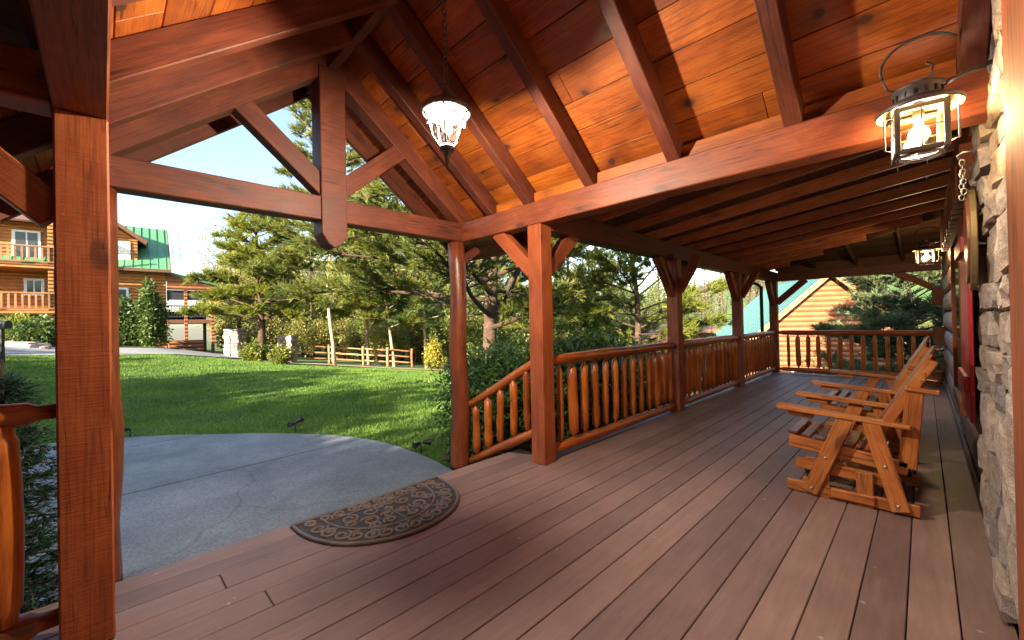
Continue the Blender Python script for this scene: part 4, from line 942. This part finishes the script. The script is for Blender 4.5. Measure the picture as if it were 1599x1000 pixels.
lay_stones(t, a+Vector((ud.y, -ud.x, 0))*.16, ud, L_, .75, .1, (ud.y, -ud.x, 0), min(a.z, b.z)-.1, .25, .5, .16, .26)
# mailbox at the left edge
b = at(2, 13.2); b.z = g1(b.x, b.y); t = thing('mailbox', 'dark mailbox on a post at the left edge of the picture', 'mailbox', b)
mw = Matrix.Translation(b) @ Matrix.Rotation(YAW+.1, 4, 'Z'); block('post', (-.05, -.05, -.1), (.05, .05, 1.15), 'black', t, .004, mw)
prism('box', [(-.11, 1.15), (.11, 1.15), (.11, 1.3)]+[(.11*math.cos(R(q_)), 1.3+.11*math.sin(R(q_))) for q_ in range(15, 166, 15)]+[(-.11, 1.3)], .5, 'black', t, mw @ Matrix.Rotation(math.pi/2*.9, 4, 'Z'), .004)

# ------------------------------------------------------------------ neighbouring cabin, left
def siding(name, c1, c2, pitch):
    m, n, l, b = newmat(name); g = n.new('ShaderNodeNewGeometry'); sx = n.new('ShaderNodeSeparateXYZ'); l.new(g.outputs['Position'], sx.inputs[0])
    mu = n.new('ShaderNodeMath'); mu.operation = 'MULTIPLY'; mu.inputs[1].default_value = 1/pitch; l.new(sx.outputs[2], mu.inputs[0]); fr_ = n.new('ShaderNodeMath'); fr_.operation = 'FRACT'; l.new(mu.outputs[0], fr_.inputs[0])
    pp = n.new('ShaderNodeMath'); pp.operation = 'PINGPONG'; pp.inputs[1].default_value = .5; l.new(mu.outputs[0], pp.inputs[0]); sq = n.new('ShaderNodeMath'); sq.operation = 'POWER'; sq.inputs[1].default_value = .45; l.new(pp.outputs[0], sq.inputs[0])
    nz = n.new('ShaderNodeTexNoise'); nz.inputs['Scale'].default_value = 3; nz.inputs['Detail'].default_value = 6; l.new(g.outputs['Position'], nz.inputs['Vector']); r = ramp(n, [(.3, c1), (.7, c2)]); l.new(nz.outputs[0], r.inputs[0]); l.new(r.outputs[0], b.inputs['Base Color']); b.inputs['Roughness'].default_value = .6
    bump(n, l, b, sq.outputs[0], 1, .12); return m
M['siding'] = siding('log_siding', (.36, .13, .03), (.50, .20, .05), .2); M['siding_r'] = siding('red_log_siding', (.24, .08, .03), (.34, .125, .05), .24)
u = Vector((.05, 1, 0)).normalized(); nn = Vector((u.y, -u.x, 0)); O = at(180, 25); O.z = 0
MH = Matrix(((u.x, nn.x, 0, O.x), (u.y, nn.y, 0, O.y), (0, 0, 1, 0), (0, 0, 0, 1)))
hs = thing('neighbouring_cabin', 'large log cabin with green metal roof, dormer and balconies at left', 'cabin', O+Vector((0, 0, .3))); 
def hb(n_, lo, hi, m_, par=hs, bev=.01): return block(n_, lo, hi, m_, par, bev, MH)
def hpoly(n_, pts, m_, par=hs, thick=.1):
    """thick sheet through 4 points in house coordinates"""
    a, b, c = (MH @ Vector(p) for p in pts[:3]); nr = (b-a).cross(c-a).normalized()*thick/2; bm = bmesh.new(); P_ = [MH @ Vector(p) for p in pts]
    A_ = [bm.verts.new(p+nr) for p in P_]; B_ = [bm.verts.new(p-nr) for p in P_]; bm.faces.new(A_); bm.faces.new(B_[::-1])
    for i in range(len(P_)): bm.faces.new((A_[i], B_[i], B_[(i+1) % len(P_)], A_[(i+1) % len(P_)]))
    bmesh.ops.recalc_face_normals(bm, faces=bm.faces[:]); me = bm_mesh(bm, n_); me.transform(WM[par].inverted()); return mesh_obj(n_, me, m_, par)
hb('wall', (-9, -8, -.5), (2.4, 0, 5.45), 'siding')
rf = hpoly('roof', [(-9.4, .5, 5.25), (2.62, .5, 5.25), (2.62, -3.9, 8.6), (-9.4, -3.9, 8.6)], 'green_roof'); hpoly('roof', [(-9.4, -3.9, 8.6), (2.62, -3.9, 8.6), (2.62, -8.4, 5.25), (-9.4, -8.4, 5.25)], 'green_roof')
for k in range(32):
    s_ = -9.2+.4*k; d_ = (MH @ Vector((s_, .48, 5.33)), MH @ Vector((s_, -3.85, 8.66))); beam('roof_seam', d_[0], d_[1], .035, .05, 'green_roof', rf, (0, 0, 1), 0)
hb('eave_board', (-9.4, .45, 5.1), (2.62, .56, 5.26), 'brown_trim'); hpoly('barge_board', [(2.62, .56, 5.1), (2.62, .56, 5.35), (2.62, -3.9, 8.72), (2.62, -3.9, 8.47)], 'brown_trim', thick=.06)
# dormer
hb('dormer_wall', (-2.35, -3, 5.7), (1.05, -.25, 7.15), 'siding'); prism('dormer_gable', [(-1.65, 7.15), (1.65, 7.15), (0, 8.35)], 2.6, 'siding', hs, MH @ Matrix.Translation((-.65, -1.6, 0)))
for s_ in (-1, 1): hpoly('dormer_roof', [(-.65, .35, 8.55), (-.65, -3.2, 8.55), (-.65+s_*2.15, -3.2, 6.95), (-.65+s_*2.15, .35, 6.95)], 'brown_trim', thick=.16)
def hwin(s0, s1, z0, z1, y_=.0):
    w_ = hb('window', (s0, y_-.05, z0), (s1, y_+.05, z1), 'white'); hb('pane', (s0+.12, y_+.02, z0+.12), ((s0+s1)/2-.03, y_+.062, z1-.12), 'pane', w_); hb('pane', ((s0+s1)/2+.03, y_+.02, z0+.12), (s1-.12, y_+.062, z1-.12), 'pane', w_)
hb('window_blind', (-.35, -.24, 5.85), (.72, -.2, 7.0), 'white'); hb('window_blind', (-1.9, -.24, 5.85), (-.5, -.2, 7.0), 'white')
hwin(-.9, .62, 2.6, 4.1)
hwin(-4.0, -2.95, 5.5, 7.1, .04); hwin(-3.6, -2.85, 3.5, 4.45); hwin(-6.0, -5.0, 3.4, 4.45)
# dormer-side balcony at left: two decks with rails
hb('upper_wall', (-9, -4, 5.2), (-2.4, .02, 7.6), 'siding'); hpoly('upper_roof', [(-9.2, .8, 7.5), (-2.1, .8, 7.5), (-2.1, -3.5, 8.9), (-9.2, -3.5, 8.9)], 'brown_trim')
for z_ in (5.1, 2.6):
    hb('balcony_floor', (-9, .02, z_-.2), (-2.3, 1.5, z_), 'siding'); hb('balcony_rail', (-9, 1.4, z_+.92), (-2.3, 1.5, z_+1.0), 'fence'); hb('balcony_rail', (-9, 1.41, z_+.1), (-2.3, 1.49, z_+.17), 'fence')
    for k in range(28): hb('baluster', (-8.9+.235*k, 1.42, z_+.172), (-8.82+.235*k, 1.48, z_+.918), 'fence', hs, 0)
for s_ in (-8.9, -6, -2.45): hb('balcony_post', (s_-.1, 1.3, -.3), (s_+.1, 1.396, 7.4), 'siding')
# side porch with its shed roof
hpoly('porch_roof', [(2.3, .3, 5.2), (5.1, .3, 4.45), (5.1, -5, 4.45), (2.3, -5, 5.2)], 'green_roof', thick=.12); hpoly('porch_fascia', [(2.42, .02, 5.08), (4.95, .02, 4.38), (4.95, .02, 4.05), (2.42, .02, 4.05)], 'siding_r', thick=.08)
hb('porch_floor', (2.42, -5, 1.85), (4.9, .0, 2.1), 'brown_trim'); hb('dark_panel', (2.42, -.12, 3.4), (4.7, -.06, 4.04), 'porch_dark'); hb('porch_back', (2.43, -5, 2.15), (4.8, -4.9, 2.8), 'porch_dark')  # near-black panels across the porch opening and at its back
hb('porch_rail', (2.42, -.08, 2.97), (4.72, .0, 3.05), 'porch_dark'); hb('porch_rail', (2.42, -.08, 2.25), (4.72, .0, 2.32), 'porch_dark')
for k in range(16): hb('baluster', (2.5+.135*k, -.06, 2.322), (2.54+.135*k, -.02, 2.968), 'porch_dark', hs, 0)
for s_ in (3.3, 4.73): hb('porch_post', (s_, -.2, -.6), (s_+.18, .01, 4.15), 'siding_r')
hb('porch_post', (4.7, -4.8, -.6), (4.9, -4.6, 4.2), 'siding_r'); hb('wood_steps', (2.45, .1, -.4), (4.2, 1.2, .75), 'siding_r')

# ------------------------------------------------------------------ teal roofed cabin, right
C0 = Vector((-3.2, 24.5, 0)); th = R(28); MT = Matrix.Translation(C0) @ Matrix.Rotation(th, 4, 'Z')
tc = thing('teal_roof_cabin', 'log cabin with teal metal roof beyond the far end of the porch', 'cabin', C0+Vector((0, 0, g1(C0.x, C0.y))))
MHs = MH; MH = MT
def tb_(n_, lo, hi, m_, par=tc, bev=.01): return block(n_, lo, hi, m_, par, bev, MT)
# gable wall faces local -Y; ridge along local Y
tb_('wall', (-4, 0, -4), (4, 9, -.2), 'siding_r', tc, 0); prism('gable_wall', [(-4, -.2), (4, -.2), (0, 3.4)], .2, 'siding_r', tc, MT @ Matrix.Translation((0, .1, 0)))
hpoly('roof', [(-4.7, -.4, -.83), (-4.7, 9.4, -.83), (.05, 9.4, 3.55), (.05, -.4, 3.55)], 'teal_roof', tc); hpoly('roof', [(4.7, -.4, -.83), (4.7, 9.4, -.83), (-.05, 9.4, 3.55), (-.05, -.4, 3.55)], 'teal_roof', tc)
for s_ in (-1, 1): hpoly('barge_board', [(s_*4.75, -.46, -1.05), (s_*4.75, -.46, -.75), (0, -.46, 3.66), (0, -.46, 3.36)], 'fence', tc, .06)
for k in range(20): y_ = -.2+.48*k; beam('roof_seam', MT @ Vector((-4.7, y_, -.74)), MT @ Vector((0, y_, 3.59)), .03, .05, 'teal_roof', tc, bev=0)
for a_ in (-1.6, .6):
    w_ = tb_('window', (a_, -.03, -2.3), (a_+1, .04, -1.1), 'white'); tb_('pane', (a_+.1, -.045, -2.2), (a_+.9, -.031, -1.2), 'pane', w_)
tb_('wing_wall', (-9.5, 5, -4), (-4.05, 10, .5), 'siding_r', tc, 0)
hpoly('wing_roof', [(-10.2, 4.3, .2), (-4.0, 4.3, .75), (-4.0, 10.5, 1.2), (-10.2, 10.5, .7)], 'brown_trim', tc, .18)
hpoly('lean_to_roof', [(-9.8, 1.8, -1.7), (-4.3, 1.8, -1.45), (-4.3, 5.0, -.45), (-9.8, 5.0, -.7)], 'teal_roof', tc, .1); tb_('lean_to_beam', (-9.6, 2.0, -1.98), (-4.4, 2.15, -1.82), 'fence'); tb_('lean_to_post', (-9.3, 2.0, -4), (-9.1, 2.14, -1.99), 'fence'); tb_('lean_to_post', (-6.6, 2.0, -4), (-6.4, 2.14, -1.99), 'fence')
MH = MHs

# ------------------------------------------------------------------ woods behind
def woods(name, label, n, region, mat, seed, hrange, per, lsz, trunks=True, bark='bark', cl=10):
    rr_ = random.Random(seed); rg = np.random.default_rng(seed); bm = bmesh.new(); Ps = []; Ds = []; Ss = []
    for k in range(n):
        px_, dp = region(rr_); p = gp(px_, dp); hh = rr_.uniform(*hrange); rad = hh*rr_.uniform(.2, .3)
        if trunks:
            top = p+Vector((rr_.uniform(-.5, .5), rr_.uniform(-.5, .5), hh)); tube_bm(bm, [p-Vector((0, 0, .3)), p.lerp(top, .5), top], [.16, .11, .03], 5)
            for j in range(5):
                q = p.lerp(top, rr_.uniform(.3, .85)); a = rr_.uniform(0, 6.28); tube_bm(bm, [q, q+Vector((math.cos(a), math.sin(a), .8))*rad*.8], [.05, .015], 4)
        D = rg.normal(size=(per, 3)); D /= np.linalg.norm(D, axis=1, keepdims=True); q = D*(rg.random((per, 1))**.45)*[rad, rad, hh*.42]*(1+.25*np.sin(D*5+k)); q[:, 2] += hh*.58; Ps.append(q+np.array(p)); Ds.append(D+rg.normal(size=D.shape)*.7)
        Ss.append(lsz*(.6+.8*rg.random(per)))
    o = thing(name, label, 'woods', (0, 0, 0), kind='stuff') if False else None
    cv, ct = leafcluster(cl, seed); me = scatter(name, cv, ct, np.concatenate(Ps), rotframes(np.concatenate(Ds), rg), np.concatenate(Ss)); o = tag(mesh_obj(name, me, mat), label, 'woods', kind='stuff')
    if trunks: me = bm_mesh(bm, 'trunks', True); tag(mesh_obj('trunks', me, bark, o), kind='stuff')
woods('spring_woods', 'hazy yellow green woods beyond the rail fence', 95, lambda r_: (r_.uniform(335, 780), r_.uniform(36, 62)), 'spring', 201, (7, 13), 300, .55)
woods('green_woods', 'darker green woods mixed behind the fence and the pines', 50, lambda r_: (r_.uniform(470, 1060), r_.uniform(33, 55)), 'spring_g', 202, (6, 12), 280, .5)
woods('bare_woods', 'grey brown leafless woods on the far hillside', 80, lambda r_: (r_.uniform(860, 1500), r_.uniform(48, 85)), 'twig', 203, (7, 12), 150, .34)
woods('end_woods', 'green undergrowth behind the pale pine at the far end', 26, lambda r_: (r_.uniform(1250, 1500), r_.uniform(20, 30)), 'spring_g', 204, (3, 5.5), 220, .32)
woods('mid_woods', 'leafy thicket behind the forked pine and the laurels', 30, lambda r_: (r_.uniform(690, 1000), r_.uniform(24, 36)), 'spring_g', 206, (3, 7), 220, .42, False)
woods('undergrowth', 'sunny yellow green undergrowth right behind the rail fence', 60, lambda r_: (r_.uniform(330, 760), r_.uniform(30, 42)), 'spring', 205, (1.6, 3.6), 150, .42, False)
# trees behind the camera's left that shade the near lawn
ORD = ['first', 'second', 'third', 'fourth', 'fifth', 'sixth', 'seventh', 'eighth', 'ninth', 'tenth', 'eleventh']
for k, (x_, y_, h_, r_) in enumerate(sorted(((-5.5, -17, 8.6, 3.6), (-10.5, -16, 8.2, 3.8), (-15.5, -17, 7.0, 3.7), (-20.5, -18, 5.6, 3.4), (-26, -19, 4.6, 3.2), (-31, -20, 4.0, 3.0), (-8, -20, 9.0, 4), (-16, -21, 7.2, 3.6), (-1.2, -17.5, 8.8, 3.6), (2.5, -19, 9.4, 3.8), (-3.5, -21, 9.6, 3.8)), reverse=True)):
    leafy('shade_tree', ORD[k]+' broad tree from the cabin in the row behind the camera', 'tree', (x_, y_, g1(x_, y_)), r_, h_/2, 1500, 'spring_g', 300+k, .55, group='trees that shade the lawn', cl=8)
